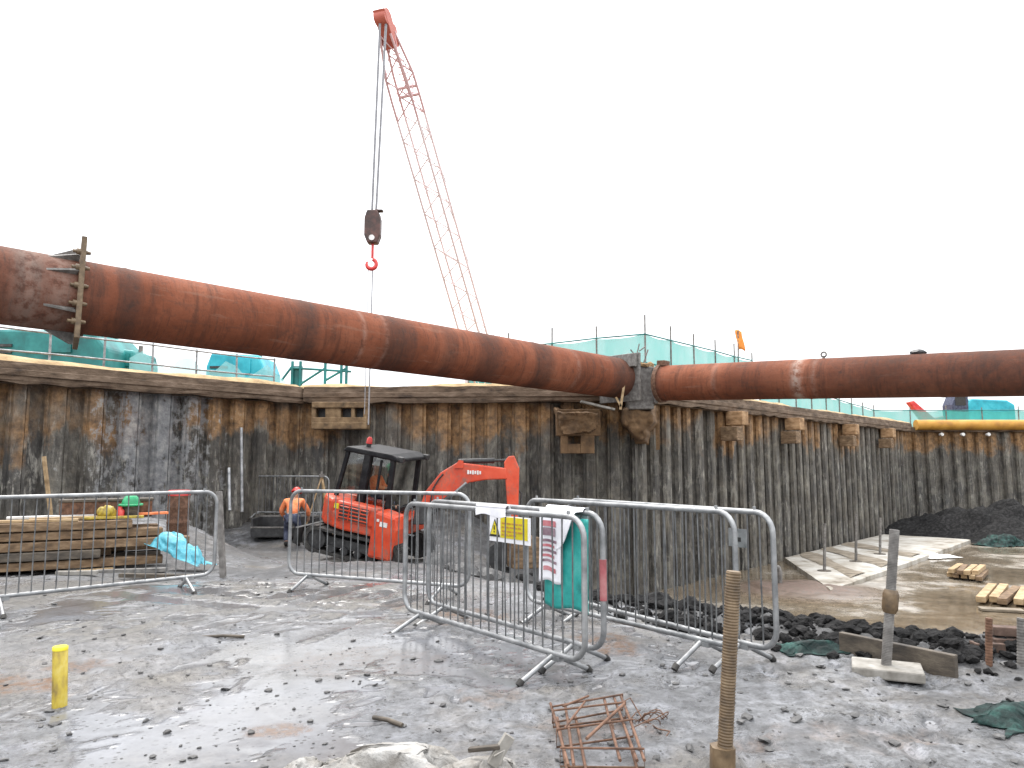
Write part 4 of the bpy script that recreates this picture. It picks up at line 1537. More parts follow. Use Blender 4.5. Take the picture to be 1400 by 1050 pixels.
# drum with red band
pd_ = P(244, 697, 13.4)
zb_ = gh(pd_.x, pd_.y) - .02
t = thing('steel_drum', 'small rusty drum with a red top on the mud behind the timber pile', 'drum', (pd_.x, pd_.y, zb_))
zt_ = P(243, 670, pd_.y).z
mb = MB()
hs = [zb_, zb_ + .02] + [zb_ + (zt_ - zb_) * u for u in (.33, .35, .37, .63, .65, .67)] + [zt_ - .1]
mb.tube([(pd_.x, pd_.y, h_) for h_ in hs], [.175, .185, .185, .195, .185, .185, .195, .185, .185], 24)
obj('body', mb, M['rust'], t)
mb = MB()
mb.tube([(pd_.x, pd_.y, zt_ - .1), (pd_.x, pd_.y, zt_ - .01), (pd_.x, pd_.y, zt_)], [.188, .188, .17], 24)
obj('top', mb, M['redplastic'], t)
q = on_pile(168, 0, .3)
mb = MB()
mb.tube([(q.x, q.y, ztop + .02), (q.x, q.y, ztop + .12), (q.x, q.y, ztop + .15), (q.x, q.y, ztop + .18)], [.06, .06, .03, .03], 14)
solo('red_can', mb, M['redplastic'], 'small red can beside the green hard hat', 'can')
q = on_pile(150, 0, .25)
mb = MB()
mb.blob((q.x, q.y, ztop + .1), (.13, .1, .1), 4, .6, 3, 28)
solo('yellow_bag', mb, M['yellow'], 'small yellow bag left of the green hard hat', 'bag')
# cyan tarpaulin over the beam ends
q = on_pile(252, 0, -.12)
mb = MB()
crumple(mb, (q.x + .05, q.y - .2, zb0 + .12), .50, .22, .42, 14, R(-22), 44)
for i_, p_ in enumerate(mb.v):
    mb.v[i_] = (p_[0], p_[1], p_[2] - .28 * (p_[0] - q.x) + .05)
thicken(solo('cyan_tarp', mb, M['cyantarp'], 'crumpled cyan tarpaulin at the right end of the timber pile', 'tarp'), .005)
# stake
mb = MB()
mb.bar(P(69, 700, 12.6), P(60, 624, 12.6), .05, .05)
mb.v = [(x, y, z - .0) for x, y, z in mb.v]
g_ = P(71, 712, 12.6)
mb.bar((g_.x, g_.y, gh(g_.x, g_.y) - .1), P(69, 700, 12.6), .05, .05)
solo('timber_stake', mb, M['newwood'], 'thin leaning wooden stake behind the timber pile', 'stake')
for i, (x, y, l_, an, mt, lab) in enumerate(((180, 781, .9, .25, 'greysteel', 'grey angle iron lying in front of the timber pile'), (105, 786, .5, .1, 'concrete', 'pale broken slab in front of the timber pile'), (215, 790, 1.0, -.1, 'darkwood', 'dark wet plank on the mud in front of the cyan tarp'), (130, 778, .45, .6, 'newwood', 'short pale offcut in front of the timber pile'))):
    g_ = G(x, y, gh(*G(x, y).xy))
    mb = MB()
    mb.box((g_.x, g_.y, gh(g_.x, g_.y) + .03), (l_, .09, .05), Matrix.Rotation(an, 3, 'Z'))
    solo('offcut', mb, M[mt], lab, 'offcut', bev=.004)
# grey heap of slurry bags behind pile at far left
mb = MB()
crumple(mb, (-8.6, 13.2, None), .8, .5, .55, 31, .3, 30)
solo('mud_heap', mb, M['concrete'], 'grey heap of mud behind the left end of the timber pile', 'heap')
# pipe leaning on the left wall
for x, yt, yb, Y, lab in ((330, 585, 692, 18.2, 'thin grey pipe leaning on the left wall, nearer the corner'), (313, 640, 690, 17.6, 'short grey pipe leaning on the left wall')):
    mb = MB()
    mb.tube([P(x, yt, Y + .4), P(x + 1, yb + 8, Y)], .04, 8)
    solo('steel_pipe', mb, M['galv'], lab, 'pipe')

# ------------------------------------------------------------------ people
def skin(name, joints, edges, mat, parent, sub=2, scale=1.0):
    names = list(joints)
    me = bpy.data.meshes.new(name)
    me.from_pydata([joints[n][0] for n in names], [(names.index(a), names.index(b)) for a, b in edges], [])
    me.materials.append(mat)
    o = bpy.data.objects.new(name, me)
    C.objects.link(o)
    o.parent = parent
    m = o.modifiers.new('skin', 'SKIN')
    m.use_smooth_shade = True
    sv = me.skin_vertices
    if not sv:
        b = bmesh.new()
        b.from_mesh(me)
        b.verts.layers.skin.verify()
        b.to_mesh(me)
        b.free()
    for i, n in enumerate(names):
        d = me.skin_vertices[0].data[i]
        r_ = joints[n][1]
        d.radius = r_ if isinstance(r_, tuple) else (r_, r_)
        d.use_root = (i == 0)
    s = o.modifiers.new('subdivision', 'SUBSURF')
    s.levels = s.render_levels = sub
    return o


def person(label, loc, rotz, J, trousers, boots=True, lean=None, helmet='redplastic'):
    t = thing('person', label, 'person', loc, rotz)
    body = {'pelvis': (J['pelvis'], .12), 'spine': (J['spine'], .11), 'chest': (J['chest'], (.15, .11)), 'neck': (J['neck'], .055), 'head0': (J['head0'], .075), 'head1': (J['head1'], .09), 'head2': (J['head2'], .07), 'nose': (J['nose'], .018)}
    ed = [('pelvis', 'spine'), ('spine', 'chest'), ('chest', 'neck'), ('neck', 'head0'), ('head0', 'head1'), ('head1', 'head2'), ('head1', 'nose')]
    for s in 'lr':
        for n, r_ in (('shoulder', .065), ('elbow', .045), ('wrist', .03), ('palm', .035)):
            body[n + s] = (J[n + s], r_)
        for n, r_ in (('hip', .09), ('knee', .06), ('ankle', .045), ('toe', .04)):
            body[n + s] = (J[n + s], r_)
        ed += [('chest', 'shoulder' + s), ('shoulder' + s, 'elbow' + s), ('elbow' + s, 'wrist' + s), ('wrist' + s, 'palm' + s), ('pelvis', 'hip' + s), ('hip' + s, 'knee' + s), ('knee' + s, 'ankle' + s), ('ankle' + s, 'toe' + s)]
        pw, pp = V(J['wrist' + s]), V(J['palm' + s])
        d = (pp - pw).normalized()
        sd = d.cross(V((0, 1, .3))).normalized()
        for k, (o_, ln) in enumerate(((-.03, .075), (-.01, .085), (.01, .08), (.03, .065))):
            a = pp + sd * o_ + d * .03
            b = a + d * ln * .6 + V((0, .02, 0))
            body['f%d%s' % (k, s)] = (tuple(a), .010)
            body['g%d%s' % (k, s)] = (tuple(b), .008)
            ed += [('palm' + s, 'f%d%s' % (k, s)), ('f%d%s' % (k, s), 'g%d%s' % (k, s))]
        a = pw.lerp(pp, .6) + sd * .045
        body['t' + s] = (tuple(a + d * .03), .010)
        ed += [('palm' + s, 't' + s)]
    skin('body', body, ed, M['skin'], t)
    jk = {'waist': (J['pelvis'], (.17, .145)), 'spine': (J['spine'], (.175, .15)), 'chest': (J['chest'], (.20, .15)), 'collar': (tuple(V(J['chest']).lerp(V(J['neck']), .6)), .08)}
    e2 = [('waist', 'spine'), ('spine', 'chest'), ('chest', 'collar')]
    for s in 'lr':
        jk['shoulder' + s] = (J['shoulder' + s], .092)
        jk['elbow' + s] = (J['elbow' + s], .072)
        jk['cuff' + s] = (tuple(V(J['elbow' + s]).lerp(V(J['wrist' + s]), .85)), .055)
        e2 += [('chest', 'shoulder' + s), ('shoulder' + s, 'elbow' + s), ('elbow' + s, 'cuff' + s)]
    skin('jacket', jk, e2, M['hivis'], t)
    tr = {'pelvis': (tuple(V(J['pelvis']) - V((0, 0, .04))), (.15, .135))}
    e3 = []
    for s in 'lr':
        tr['hip' + s] = (J['hip' + s], .115)
        tr['knee' + s] = (J['knee' + s], .085)
        tr['hem' + s] = (tuple(V(J['knee' + s]).lerp(V(J['ankle' + s]), .9)), .07)
        e3 += [('pelvis', 'hip' + s), ('hip' + s, 'knee' + s), ('knee' + s, 'hem' + s)]
    skin('trousers', tr, e3, M[trousers], t)
    for s in 'lr':
        a, b = V(J['ankle' + s]), V(J['toe' + s])
        skin('boot', {'a': (tuple(a + V((0, 0, .06))), .06), 'b': (tuple(a - V((0, 0, .02))), .06), 'c': (tuple(b), .05)}, [('a', 'b'), ('b', 'c')], M['rubber'], t)
    # helmet
    h1, h2 = V(J['head1']), V(J['head2'])
    up = (h2 - V(J['head0'])).normalized()
    q = up.to_track_quat('Z', 'Y').to_matrix()
    mb = MB()
    rows = []
    for i in range(9):
        a = PI / 2 * i / 8
        rows.append([h1 + up * .03 + q @ V((.125 * math.cos(a) * math.cos(b), .14 * math.cos(a) * math.sin(b), .135 * math.sin(a))) for b in np.linspace(0, 2 * PI, 21)])
    mb.grid(rows)
    mb.tube([h1 + up * .03 + q @ V((.135 * math.cos(b), .155 * math.sin(b), 0)) for b in np.linspace(0, 2 * PI, 21)[:-1]], .014, 6, closed=True)
    obj('helmet', mb, M[helmet], t, world=False)
    return t


# worker bending over, seen from behind
J = dict(pelvis=(0, -.12, .76), spine=(0, .02, .98), chest=(.0, .20, 1.14), neck=(.02, .30, 1.22), head0=(.03, .33, 1.28), head1=(.04, .36, 1.36), head2=(.04, .38, 1.43), nose=(.10, .46, 1.33),
         shoulderl=(-.21, .19, 1.14), elbowl=(-.33, .24, .90), wristl=(-.27, .40, .72), palml=(-.25, .44, .66), shoulderr=(.21, .21, 1.14), elbowr=(.35, .26, .90), wristr=(.36, .42, .72), palmr=(.35, .46, .65),
         hipl=(-.11, -.12, .72), kneel=(-.15, .1, .42), anklel=(-.14, -.06, .09), toel=(-.16, .12, .04), hipr=(.11, -.12, .72), kneer=(.15, .12, .42), ankler=(.14, -.04, .09), toer=(.17, .14, .04))
px = hit(399, 747)
print('worker at', px)
wk = person('worker in an orange jacket and red helmet bending over by the dark trough', (px.x, px.y, gh(px.x, px.y)), R(10), J, 'navy')
wk.scale = [.070 * px.y / 1.36] * 3
t = thing('steel_trough', 'dark open steel trough on the mud beside the bending worker', 'trough', (px.x - .4, px.y + .75, gh(px.x - .4, px.y + .75)))
mb = MB()
tx, ty, tz = px.x - .38, px.y + .8, gh(px.x - .4, px.y + .8)
for (dx, dy, dz, a, b, c_) in ((0, 0, .03, 1.5, .7, .06), (0, .33, .24, 1.5, .05, .42), (-.74, 0, .24, .05, .66, .42), (.74, 0, .24, .05, .66, .42), (0, -.33, .12, 1.5, .05, .2)):
    mb.box((tx + dx, ty + dy, tz + dz), (a, b, c_))
obj('shell', mb, M['blacksteel'], t, .008)
mb = MB()
mb.bar((tx - .76, ty - .34, tz + .235), (tx + .76, ty - .34, tz + .235), .07, .03)
mb.bar((tx - .76, ty + .34, tz + .46), (tx + .76, ty + .34, tz + .46), .07, .03)
obj('rim', mb, M['greysteel'], t)
# survey tripod
ap = P(440, 648, 18.4)
t = thing('tripod', 'wooden survey tripod standing between the worker and the excavator', 'tripod', (ap.x, ap.y, gh(ap.x, ap.y)))
for a in (R(200), R(330), R(80)):
    mb = MB()
    e = V((ap.x + .42 * math.cos(a), ap.y + .42 * math.sin(a), 0))
    e.z = gh(e.x, e.y)
    mb.bar(ap - V((0, 0, .05)), e, .05, .03)
    obj('leg', mb, M['newwood'], t)
mb = MB()
mb.tube([ap - V((0, 0, .08)), ap], .07, 10)
mb.tube([ap, ap + V((0, 0, .06))], .03, 10)
obj('head', mb, M['greysteel'], t)

# ------------------------------------------------------------------ excavator
EX = P(505, 766, 15.7)
EX = V((EX.x, EX.y, EX.z + .16))
ex = thing('mini_excavator', 'orange red mini excavator with a black cab tilting on the mud', 'excavator', tuple(EX))
ex.rotation_euler = Euler((R(3), R(10.5), R(-16)), 'XYZ')
EXM = Matrix.Translation(EX) @ ex.rotation_euler.to_matrix().to_4x4()


def epart(name, mb, mats, bev=0, parent=None, **k):
    return obj(name, mb, mats, parent or ex, bev, world=False, **k)


def wpart(name, mb, mats, bev=0, parent=None):
    """vertices in world coordinates, moved into the tilted machine's frame"""
    iv = EXM.inverted()
    mb.v = [tuple(iv @ V(p)) for p in mb.v]
    return epart(name, mb, mats, bev, parent)


def stadium(L, h, n=10):
    r = h / 2
    pts = []
    for k in range(n + 1):
        a = -PI / 2 + PI * k / n
        pts.append((L / 2 - r + r * math.cos(a), r + r * math.sin(a)))
    for k in range(n + 1):
        a = PI / 2 + PI * k / n
        pts.append((-L / 2 + r + r * math.cos(a), r + r * math.sin(a)))
    return pts


for y in (-.72, .72):
    mb = MB()
    sp = stadium(2.15, .5)
    si = [(x * .93, .25 + (z - .25) * .80) for x, z in sp]
    n = len(sp)
    for yy in (y - .2, y + .2):
        pass
    vs = [V((x, y - .2, z)) for x, z in sp] + [V((x, y + .2, z)) for x, z in sp] + [V((x, y + .2, z)) for x, z in si] + [V((x, y - .2, z)) for x, z in si]
    fs = []
    for i in range(n):
        j = (i + 1) % n
        for a_ in range(4):
            b_ = (a_ + 1) % 4
            fs.append((a_ * n + i, a_ * n + j, b_ * n + j, b_ * n + i))
    mb.add(vs, fs)
    for i in range(44):
        u = i / 44 * n
        i0 = int(u) % n
        f_ = u - int(u)
        x = sp[i0][0] * (1 - f_) + sp[(i0 + 1) % n][0] * f_
        z = sp[i0][1] * (1 - f_) + sp[(i0 + 1) % n][1] * f_
        mb.box((x, y, z), (.05, .38, .05))
    tk = epart('track', mb, M['rubber'])
    for x in (-.8, .8):
        mb = MB()
        mb.tube([(x, y - .15, .25), (x, y + .15, .25)], .2, 18)
        epart('wheel', mb, M['blacksteel'], parent=tk)
    for x in (-.45, -.15, .15, .45):
        mb = MB()
        mb.tube([(x, y - .14, .13), (x, y + .14, .13)], .08, 12)
        epart('roller', mb, M['blacksteel'], parent=tk)
    mb = MB()
    mb.box((0, y, .26), (1.3, .18, .18))
    epart('track_frame', mb, M['blacksteel'], parent=tk)
mb = MB()
mb.box((0, 0, .36), (1.1, 1.1, .22))
mb.tube([(0, 0, .4), (0, 0, .58)], .5, 24)
epart('undercarriage', mb, M['blacksteel'])
# dozer blade on the far end
mb = MB()
mb.box((-1.28, 0, .22), (.08, 1.75, .34))
mb.box((-1.0, .3, .22), (.6, .09, .1))
mb.box((-1.0, -.3, .22), (.6, .09, .1))
epart('dozer_blade', mb, M['blacksteel'], .01)
# slewing body with rounded tail
plan = [V((.95 * math.cos(R(a)) * 1.12, .95 * math.sin(R(a)), 0)) for a in range(105, 256, 10)]
plan = plan + [V((.76, -.90, 0)), V((.82, -.55, 0)), V((.82, .85, 0)), V((.7, .92, 0))]
mb = MB()
mb.prism([p + V((0, 0, .72)) for p in plan], (0, 0, .34))
epart('slewing_platform', mb, M['red'], .05)
# tail counterweight: three curved segments with gaps
for a0, a1, zt_, nm in ((108, 176, 1.10, 'counterweight'), (179, 236, 1.12, 'counterweight')):
    mb = MB()
    oa = [V((1.0 * 1.12 * math.cos(R(a)), 1.0 * math.sin(R(a)), 0)) for a in np.linspace(a0, a1, 9)]
    ia = [V((.45 * math.cos(R(a)), .45 * math.sin(R(a)), 0)) for a in np.linspace(a1, a0, 5)]
    mb.prism([p + V((0, 0, (.55 + zt_) / 2)) for p in oa + ia], (0, 0, zt_ - .55))
    epart(nm, mb, M['red'], .07)
# right side engine cover with louvres
mb = MB()
mb.box((.02, -.78, .93), (.92, .34, .40))
cv = epart('engine_cover', mb, M['red'], .05)
mb = MB()
mb.box((-.02, -.955, .93), (.66, .012, .29))
for k in range(4):
    mb.box((-.02, -.966, .825 + k * .072), (.66, .03, .018), Matrix.Rotation(R(25), 3, 'X'), 1)
for x in (-.35, -.12, .12, .31):
    mb.box((x, -.966, .93), (.02, .016, .30), None, 1)
epart('grille', mb, [M['blacksteel'], M['red']], parent=cv)
mb = MB()
mb.box((-.42, -.957, 1.02), (.10, .01, .10))
epart('label_plate', mb, M['signyellow'], parent=cv)
# right front fuel tank block reaching low
mb = MB()
mb.prism([V((.40, -.70, .16)), V((.92, -.70, .16)), V((.95, -.70, .8)), V((.88, -.70, 1.04)), V((.46, -.70, 1.10)), V((.40, -.70, .95))], (0, .52, 0))
fb = epart('tank', mb, M['red'], .06)
mb = MB()
mb.box((.66, -.965, .86), (.16, .01, .09))
mb.box((.53, -.965, .92), (.05, .012, .05))
epart('label_plate', mb, M['white'], parent=fb)
mb = MB()
mb.box((.86, -.958, .6), (.04, .02, .8))
epart('step_edge', mb, M['red'], parent=fb)
# cab
cx0, cx1, cy0, cy1, cz0, cz1 = -.72, .46, -.42, .86, .96, 2.12
mb = MB()
def pil(x0, y0, x1, y1, w=.09):
    mb.bar((x0, y0, cz0), (x1, y1, cz1 - .05), w, w, up=(1, 0, 0))
for y in (cy0, cy1):
    pil(cx0 - .06, y, cx0 + .08, y, .08)
    pil(cx1 - .02, y, cx1 - .06, y, .10)
    pil(-.18, y, -.16, y, .15)
    mb.bar((cx0, y, cz0 + .04), (cx1, y, cz0 + .04), .07, .1)
mb.bar((cx0, cy0, cz0 + .04), (cx0, cy1, cz0 + .04), .07, .1)
mb.bar((cx1, cy0, cz0 + .04), (cx1, cy1, cz0 + .04), .07, .1)
mb.bar((.14, cy0, cz0), (.14, cy0, cz1 - .1), .05, .05, up=(1, 0, 0))
cab = epart('cab', mb, M['cabblack'], .012)
mb = MB()
mb.prism([V((cx0 - .02, .22, cz1 - .06)), V((cx0 + .06, .22, cz1 + .05)), V((cx1 - .1, .22, cz1 + .06)), V((cx1 + .1, .22, cz1)), V((cx1 + .12, .22, cz1 - .07))], (0, cy1 - cy0 + .16, 0))
epart('roof', mb, M['cabblack'], .03, parent=cab)
for y in (cy0, cy1):
    mb = MB()
    mb.box((cx1 + .1, y, cz1 - .02), (.14, .12, .12))
    epart('work_lamp', mb, M['blacksteel'], .02, parent=cab)
mb = MB()
for y in (cy0, cy1):
    mb = MB()
    mb.add([(cx0 - .02, y, cz0 + .1), (-.26, y, cz0 + .1), (-.24, y, cz1 - .07), (cx0 + .1, y, cz1 - .07)], [(0, 1, 2, 3)])
    mb.add([(-.08, y, cz0 + .1), (cx1 - .06, y, cz0 + .1), (cx1 - .1, y, cz1 - .07), (-.08, y, cz1 - .07)], [(0, 1, 2, 3)])
    epart('window', mb, M['glass'], parent=cab)
mb = MB()
mb.add([(cx0 - .04, cy0 + .05, cz0 + .1), (cx0 - .04, cy1 - .05, cz0 + .1), (cx0 + .07, cy1 - .05, cz1 - .07), (cx0 + .07, cy0 + .05, cz1 - .07)], [(0, 1, 2, 3)])
epart('window', mb, M['glass'], parent=cab)
mb = MB()
mb.add([(cx1 - .02, cy0 + .05, cz0 + .1), (cx1 - .02, cy1 - .05, cz0 + .1), (cx1 - .06, cy1 - .05, cz1 - .07), (cx1 - .06, cy0 + .05, cz1 - .07)], [(0, 1, 2, 3)])
epart('window', mb, M['glass'], parent=cab)
mb = MB()
mb.box((-.38, .3, cz0 + .28), (.5, .5, .14))
mb.box((-.60, .3, cz0 + .62), (.12, .48, .62), Matrix.Rotation(R(-8), 3, 'Y'))
epart('seat', mb, M['black'], .04, parent=cab)
mb = MB()
mb.tube([(cx0 + .25, .1, cz1 + .05), (cx0 + .25, .1, cz1 + .12)], .05, 12)
bc = epart('beacon', mb, M['blacksteel'])
mb = MB()
mb.tube([(cx0 + .25, .1, cz1 + .12), (cx0 + .25, .1, cz1 + .22), (cx0 + .25, .1, cz1 + .26)], [.065, .06, .03], 14)
epart('lens', mb, M['redplastic'], parent=bc)
# boom, stick, cylinders, bucket (their own real place in front of the machine)
YB = 15.35


def wp(lst, Y=YB):
    return [P(x, y, Y) for x, y in lst]


mb = MB()
mb.prism(wp([(572, 700), (582, 672), (603, 646), (626, 632), (660, 636), (692, 640), (694, 655), (664, 656), (641, 660), (624, 674), (606, 690), (590, 706)]), (0, .24, 0))
bm_ = wpart('boom', mb, M['red'], .025)
mb = MB()
for k in range(6):
    a_ = P(640 + k * 3.3, 645.5 + k * .15, YB - .128)
    mb.box((a_.x, YB - .126, a_.z), (.034, .012, .085 - .02 * (k % 2)))
wpart('lettering', mb, M['white'], 0, bm_)
mb = MB()
mb.prism(wp([(689, 632), (695, 624), (703, 623), (710, 640), (708.5, 700), (706, 742), (696, 742), (694, 700), (691, 655)]), (0, .2, 0))
wpart('dipper_arm', mb, M['red'], .02)
mb = MB()
a_, b_ = P(627, 631, YB), P(697, 629, YB)
mb.tube([a_, a_.lerp(b_, .7)], .055, 12)
mb.tube([a_.lerp(b_, .68), b_], .03, 10)
wpart('hydraulic_cylinder', mb, M['blacksteel'])
mb = MB()
a_, b_ = P(584, 706, YB - .2), P(638, 660, YB - .2)
mb.tube([a_, a_.lerp(b_, .6)], .06, 12)
mb.tube([a_.lerp(b_, .58), b_], .032, 10, 1)
wpart('hydraulic_cylinder', mb, [M['blacksteel'], M['galv']])
mb = MB()
mb.prism(wp([(622, 640), (628, 629), (634, 630), (634, 640)]), (0, .32, 0))
wpart('cylinder_mount', mb, M['red'], 0)
mb = MB()
mb.prism(wp([(566, 716), (570, 690), (590, 690), (592, 716)], YB), (0, .5, 0))
wpart('swing_bracket', mb, M['blacksteel'], .02)
mb = MB()
mb.tube(wp([(606, 648), (600, 655), (592, 668), (588, 690)], YB - .15), .018, 6)
wpart('hose', mb, M['blacksteel'], 0)
mb = MB()
mb.tube(wp([(700, 660), (713, 675), (710, 715), (703, 735)], YB + .02), .02, 6)
wpart('hose', mb, M['blacksteel'], 0)
# bucket: curved shell with cheeks and teeth
mb = MB()
prof = [(706, 738), (700, 733), (684, 736), (670, 746), (666, 760), (672, 773), (688, 780)]
inner = [(703, 744), (698, 741), (685, 744), (675, 751), (672, 760), (677, 769), (690, 775)]
pr, pi_ = wp(prof), wp(inner)
mb.prism(pr + pi_[::-1], (0, .62, 0))
for sy in (-.31, .31):
    mb.prism([p + V((0, sy, 0)) for p in pr], (0, .03, 0))
for k in range(5):
    e = P(690, 779, YB)
    mb.box((e.x + .05, YB - .26 + .13 * k, e.z), (.16, .06, .05))
wpart('bucket', mb, M['blacksteel'])
# operator sitting in the cab
Js = dict(pelvis=(0, 0, .1), spine=(0, -.02, .32), chest=(0, -.02, .52), neck=(0, .0, .66), head0=(0, .02, .73), head1=(0, .04, .81), head2=(0, .04, .89), nose=(0, .15, .79),
          shoulderl=(-.2, 0, .52), elbowl=(-.26, .12, .28), wristl=(-.2, .36, .26), palml=(-.18, .43, .27), shoulderr=(.2, 0, .52), elbowr=(.26, .12, .28), wristr=(.2, .36, .26), palmr=(.18, .43, .27),
          hipl=(-.1, .04, .08), kneel=(-.13, .44, .1), anklel=(-.13, .5, -.2), toel=(-.13, .6, -.22), hipr=(.1, .04, .08), kneer=(.13, .44, .1), ankler=(.13, .5, -.2), toer=(.13, .6, -.22))
cp = EXM @ V((-.02, -.06, cz0 + .2))
op = person('operator in an orange jacket sitting inside the excavator cab', tuple(cp), R(-100), Js, 'navy', helmet='white')
op.scale = (.82, .82, .82)

# things half hidden behind the barriers
mb = MB()
g_ = P(716, 775, 14.6)
mb.box((g_.x, g_.y + .3, g_.z + .25), (.55, .5, .6), Matrix.Rotation(.3, 3, 'Z'))
solo('timber_crate', mb, M['timber'], 'brown crate right of the excavator bucket', 'crate', bev=.02)
mb = MB()
for k in range(26):
    x, y = random.uniform(-1.4, .9), random.uniform(11, 15)
    s = random.uniform(.1, .3)
    mb.rock((x, y, gh(x, y) + s * .2), (s, s * 1.1, s * .6), random.random() * 6, 0, 2, .22)
o = solo('rubble', mb, M['clod'], 'dark rubble behind the barriers below the excavator bucket', 'rubble')
o['kind'] = 'stuff'

# ------------------------------------------------------------------ sunken floor: concrete strip, bars, timber packs, soil heaps
ZF = -2.05
dw = (PD - PC).normalized()
nw = V((dw.y, -dw.x))
f0, f1 = G(1112, 803, -1.9), G(1300, 739, -1.9)
u0 = (f0.xy - PC).dot(dw)
u1 = (f1.xy - PC).dot(dw) + 1.0
wd = 3.55
u_start = (wall_at(1062)[0] - PC).dot(dw)
mb = MB()
n = 40
rows = []
rr = random.Random(3)
for i in range(n + 1):
    u = u0 + (u1 - u0) * i / n
    j = [rr.uniform(-.05, .05) for _ in range(3)]
    u_w = u_start + (u1 - u_start) * i / n
    a_ = PC + dw * u_w + nw * .05
    b_ = PC + dw * u + nw * (wd + j[0] * .6)
    rows.append([V((a_.x, a_.y, -1.9)), V((*(a_.lerp(b_, .33)), -1.9 + j[1] * .3)), V((*(a_.lerp(b_, .66)), -1.89)), V((*(a_.lerp(b_, .985)), -1.9)), V((b_.x, b_.y, -1.92)), V((b_.x, b_.y, -2.3))])
mb.grid(rows, 0, False)
mb.add(rows[0], [(0, 1, 2, 3, 4, 5)])
mb.add([rows[0][0], rows[0][5], rows[0][0] - V((0, 0, .4))], [(0, 1, 2)])
o = solo('concrete_strip', mb, M['blinding'], 'pale raised concrete strip along the foot of the receding wall', 'slab')
# dirt bands across the strip
mb = MB()
for u in (u0 + 2.6, u0 + 5.6, u0 + 9.0):
    rows = []
    for i in range(9):
        t_ = i / 8
        row = []
        for k in range(5):
            s_ = (k / 4 - .5) * (1.2 + .25 * math.sin(t_ * 7 + u) + rr.uniform(-.3, .3))
            q = PC + dw * (u + s_ + .3 * t_ + (u_start - u0) * (1 - t_) * (1 - (u - u0) / (u1 - u0))) + nw * (.1 + t_ * 3.2)
            row.append(V((q.x, q.y, -1.885 + .03 * math.sin(PI * k / 4))))
        rows.append(row)
    mb.grid(rows)
o = solo('soil_spill', mb, M['spill'], 'brown soil spilled in bands across the pale concrete strip', 'soil')
o['kind'] = 'stuff'
for i, (x, yt, yb, lab) in enumerate(((1127, 716, 781, 'thin bar standing on the pale strip, nearest the camera'), (1170, 703, 768, 'thin bar standing in the middle of the pale strip'), (1203, 708, 758, 'thin bar standing furthest along the pale strip'))):
    b_ = G(x, yb, -1.9)
    t = thing('anchor_bar', lab, 'bar', tuple(b_), 0, 'bars standing on the concrete strip')
    mb = MB()
    mb.tube([b_ - V((0, 0, .1)), P(x + .5, yt, b_.y)], .045, 10)
    obj('bar', mb, M['greysteel'], t)
    mb = MB()
    mb.tube([b_ - V((0, 0, .05)), b_ + V((0, 0, .03))], [.24, .2], 14)
    obj('base_collar', mb, M['darkwood'], t)
mb = MB()
b_ = G(1066, 800, -2.0)
mb.tube([b_, P(1066, 782, b_.y), P(1064, 776, b_.y), P(1058, 774, b_.y)], .07, 10)
solo('bent_pipe', mb, M['greysteel'], 'short bent pipe at the near end of the pale strip', 'pipe')


def pack(c, an, n_, l_, w, h_, name, lab, lays=1, sp=.13):
    rr_ = random.Random(int(c.x * 10))
    k_ = 0
    for ly in range(lays):
        for i in range(n_ - ly):
            q = V((c.x, c.y, 0)) + Matrix.Rotation(an, 3, 'Z') @ V((rr_.uniform(-.15, .15), (i - (n_ - 1 - ly) / 2) * sp, 0))
            mb = MB()
            mb.box((q.x, q.y, ZF + .06 + ly * (h_ + .005) + h_ / 2), (l_ * rr_.uniform(.85, 1.05), w, h_), Matrix.Rotation(an + rr_.uniform(-.04, .04), 3, 'Z'))
            k_ += 1
            solo('timber_batten', mb, M['newwood'] if (i + ly) % 3 else M['timber'], lab % (('near edge', 'second', 'third', 'fourth', 'fifth', 'sixth')[i], ('bottom', 'upper')[ly]), 'batten', name, bev=.006)


pack(G(1323, 789, ZF), R(52), 5, 1.9, .16, .12, 'battens in the small stack', 'batten in the small stack on the wet floor, %s, %s layer', 2, .2)
pack(G(1390, 820, ZF), R(50), 6, 2.6, .2, .14, 'battens in the stack at the right edge', 'batten in the stack at the right edge of the wet floor, %s, %s layer', 1, .25)
mb = MB()
g_ = G(1375, 836, ZF)
mb.box((g_.x - .1, g_.y, ZF + .04), (.9, .3, .06), Matrix.Rotation(-.3, 3, 'Z'))
solo('concrete_slab', mb, M['spill'], 'flat muddy slab in front of the batten stack at the right edge', 'slab', bev=.01)
mb = MB()
g_ = G(1275, 762, ZF)
crumple(mb, (g_.x, g_.y, ZF + .02), .8, .5, .2, 22, .2, 24)
solo('pale_sheet', mb, M['white'], 'pale plastic sheet lying on the wet floor near the strip', 'sheet')


def heap(c, sx, sy, h_, seed, n=40):
    rows = []
    for i in range(n + 1):
        row = []
        for j in range(n + 1):
            u, w = 2 * i / n - 1, 2 * j / n - 1
            r_ = math.hypot(u, w)
            f = float(fbm(np.array([u * 2.4 + seed]), np.array([w * 2.4 + seed * 2]), seed, 5)[0])
            z = h_ * (max(0, 1 - r_ ** 1.6) * (.8 + 1.3 * f) + .25 * f * max(0, 1.2 - r_))
            row.append(V((c[0] + u * sx, c[1] + w * sy, c[2] + max(-.05, z))))
        rows.append(row)
    return MB().grid(rows)


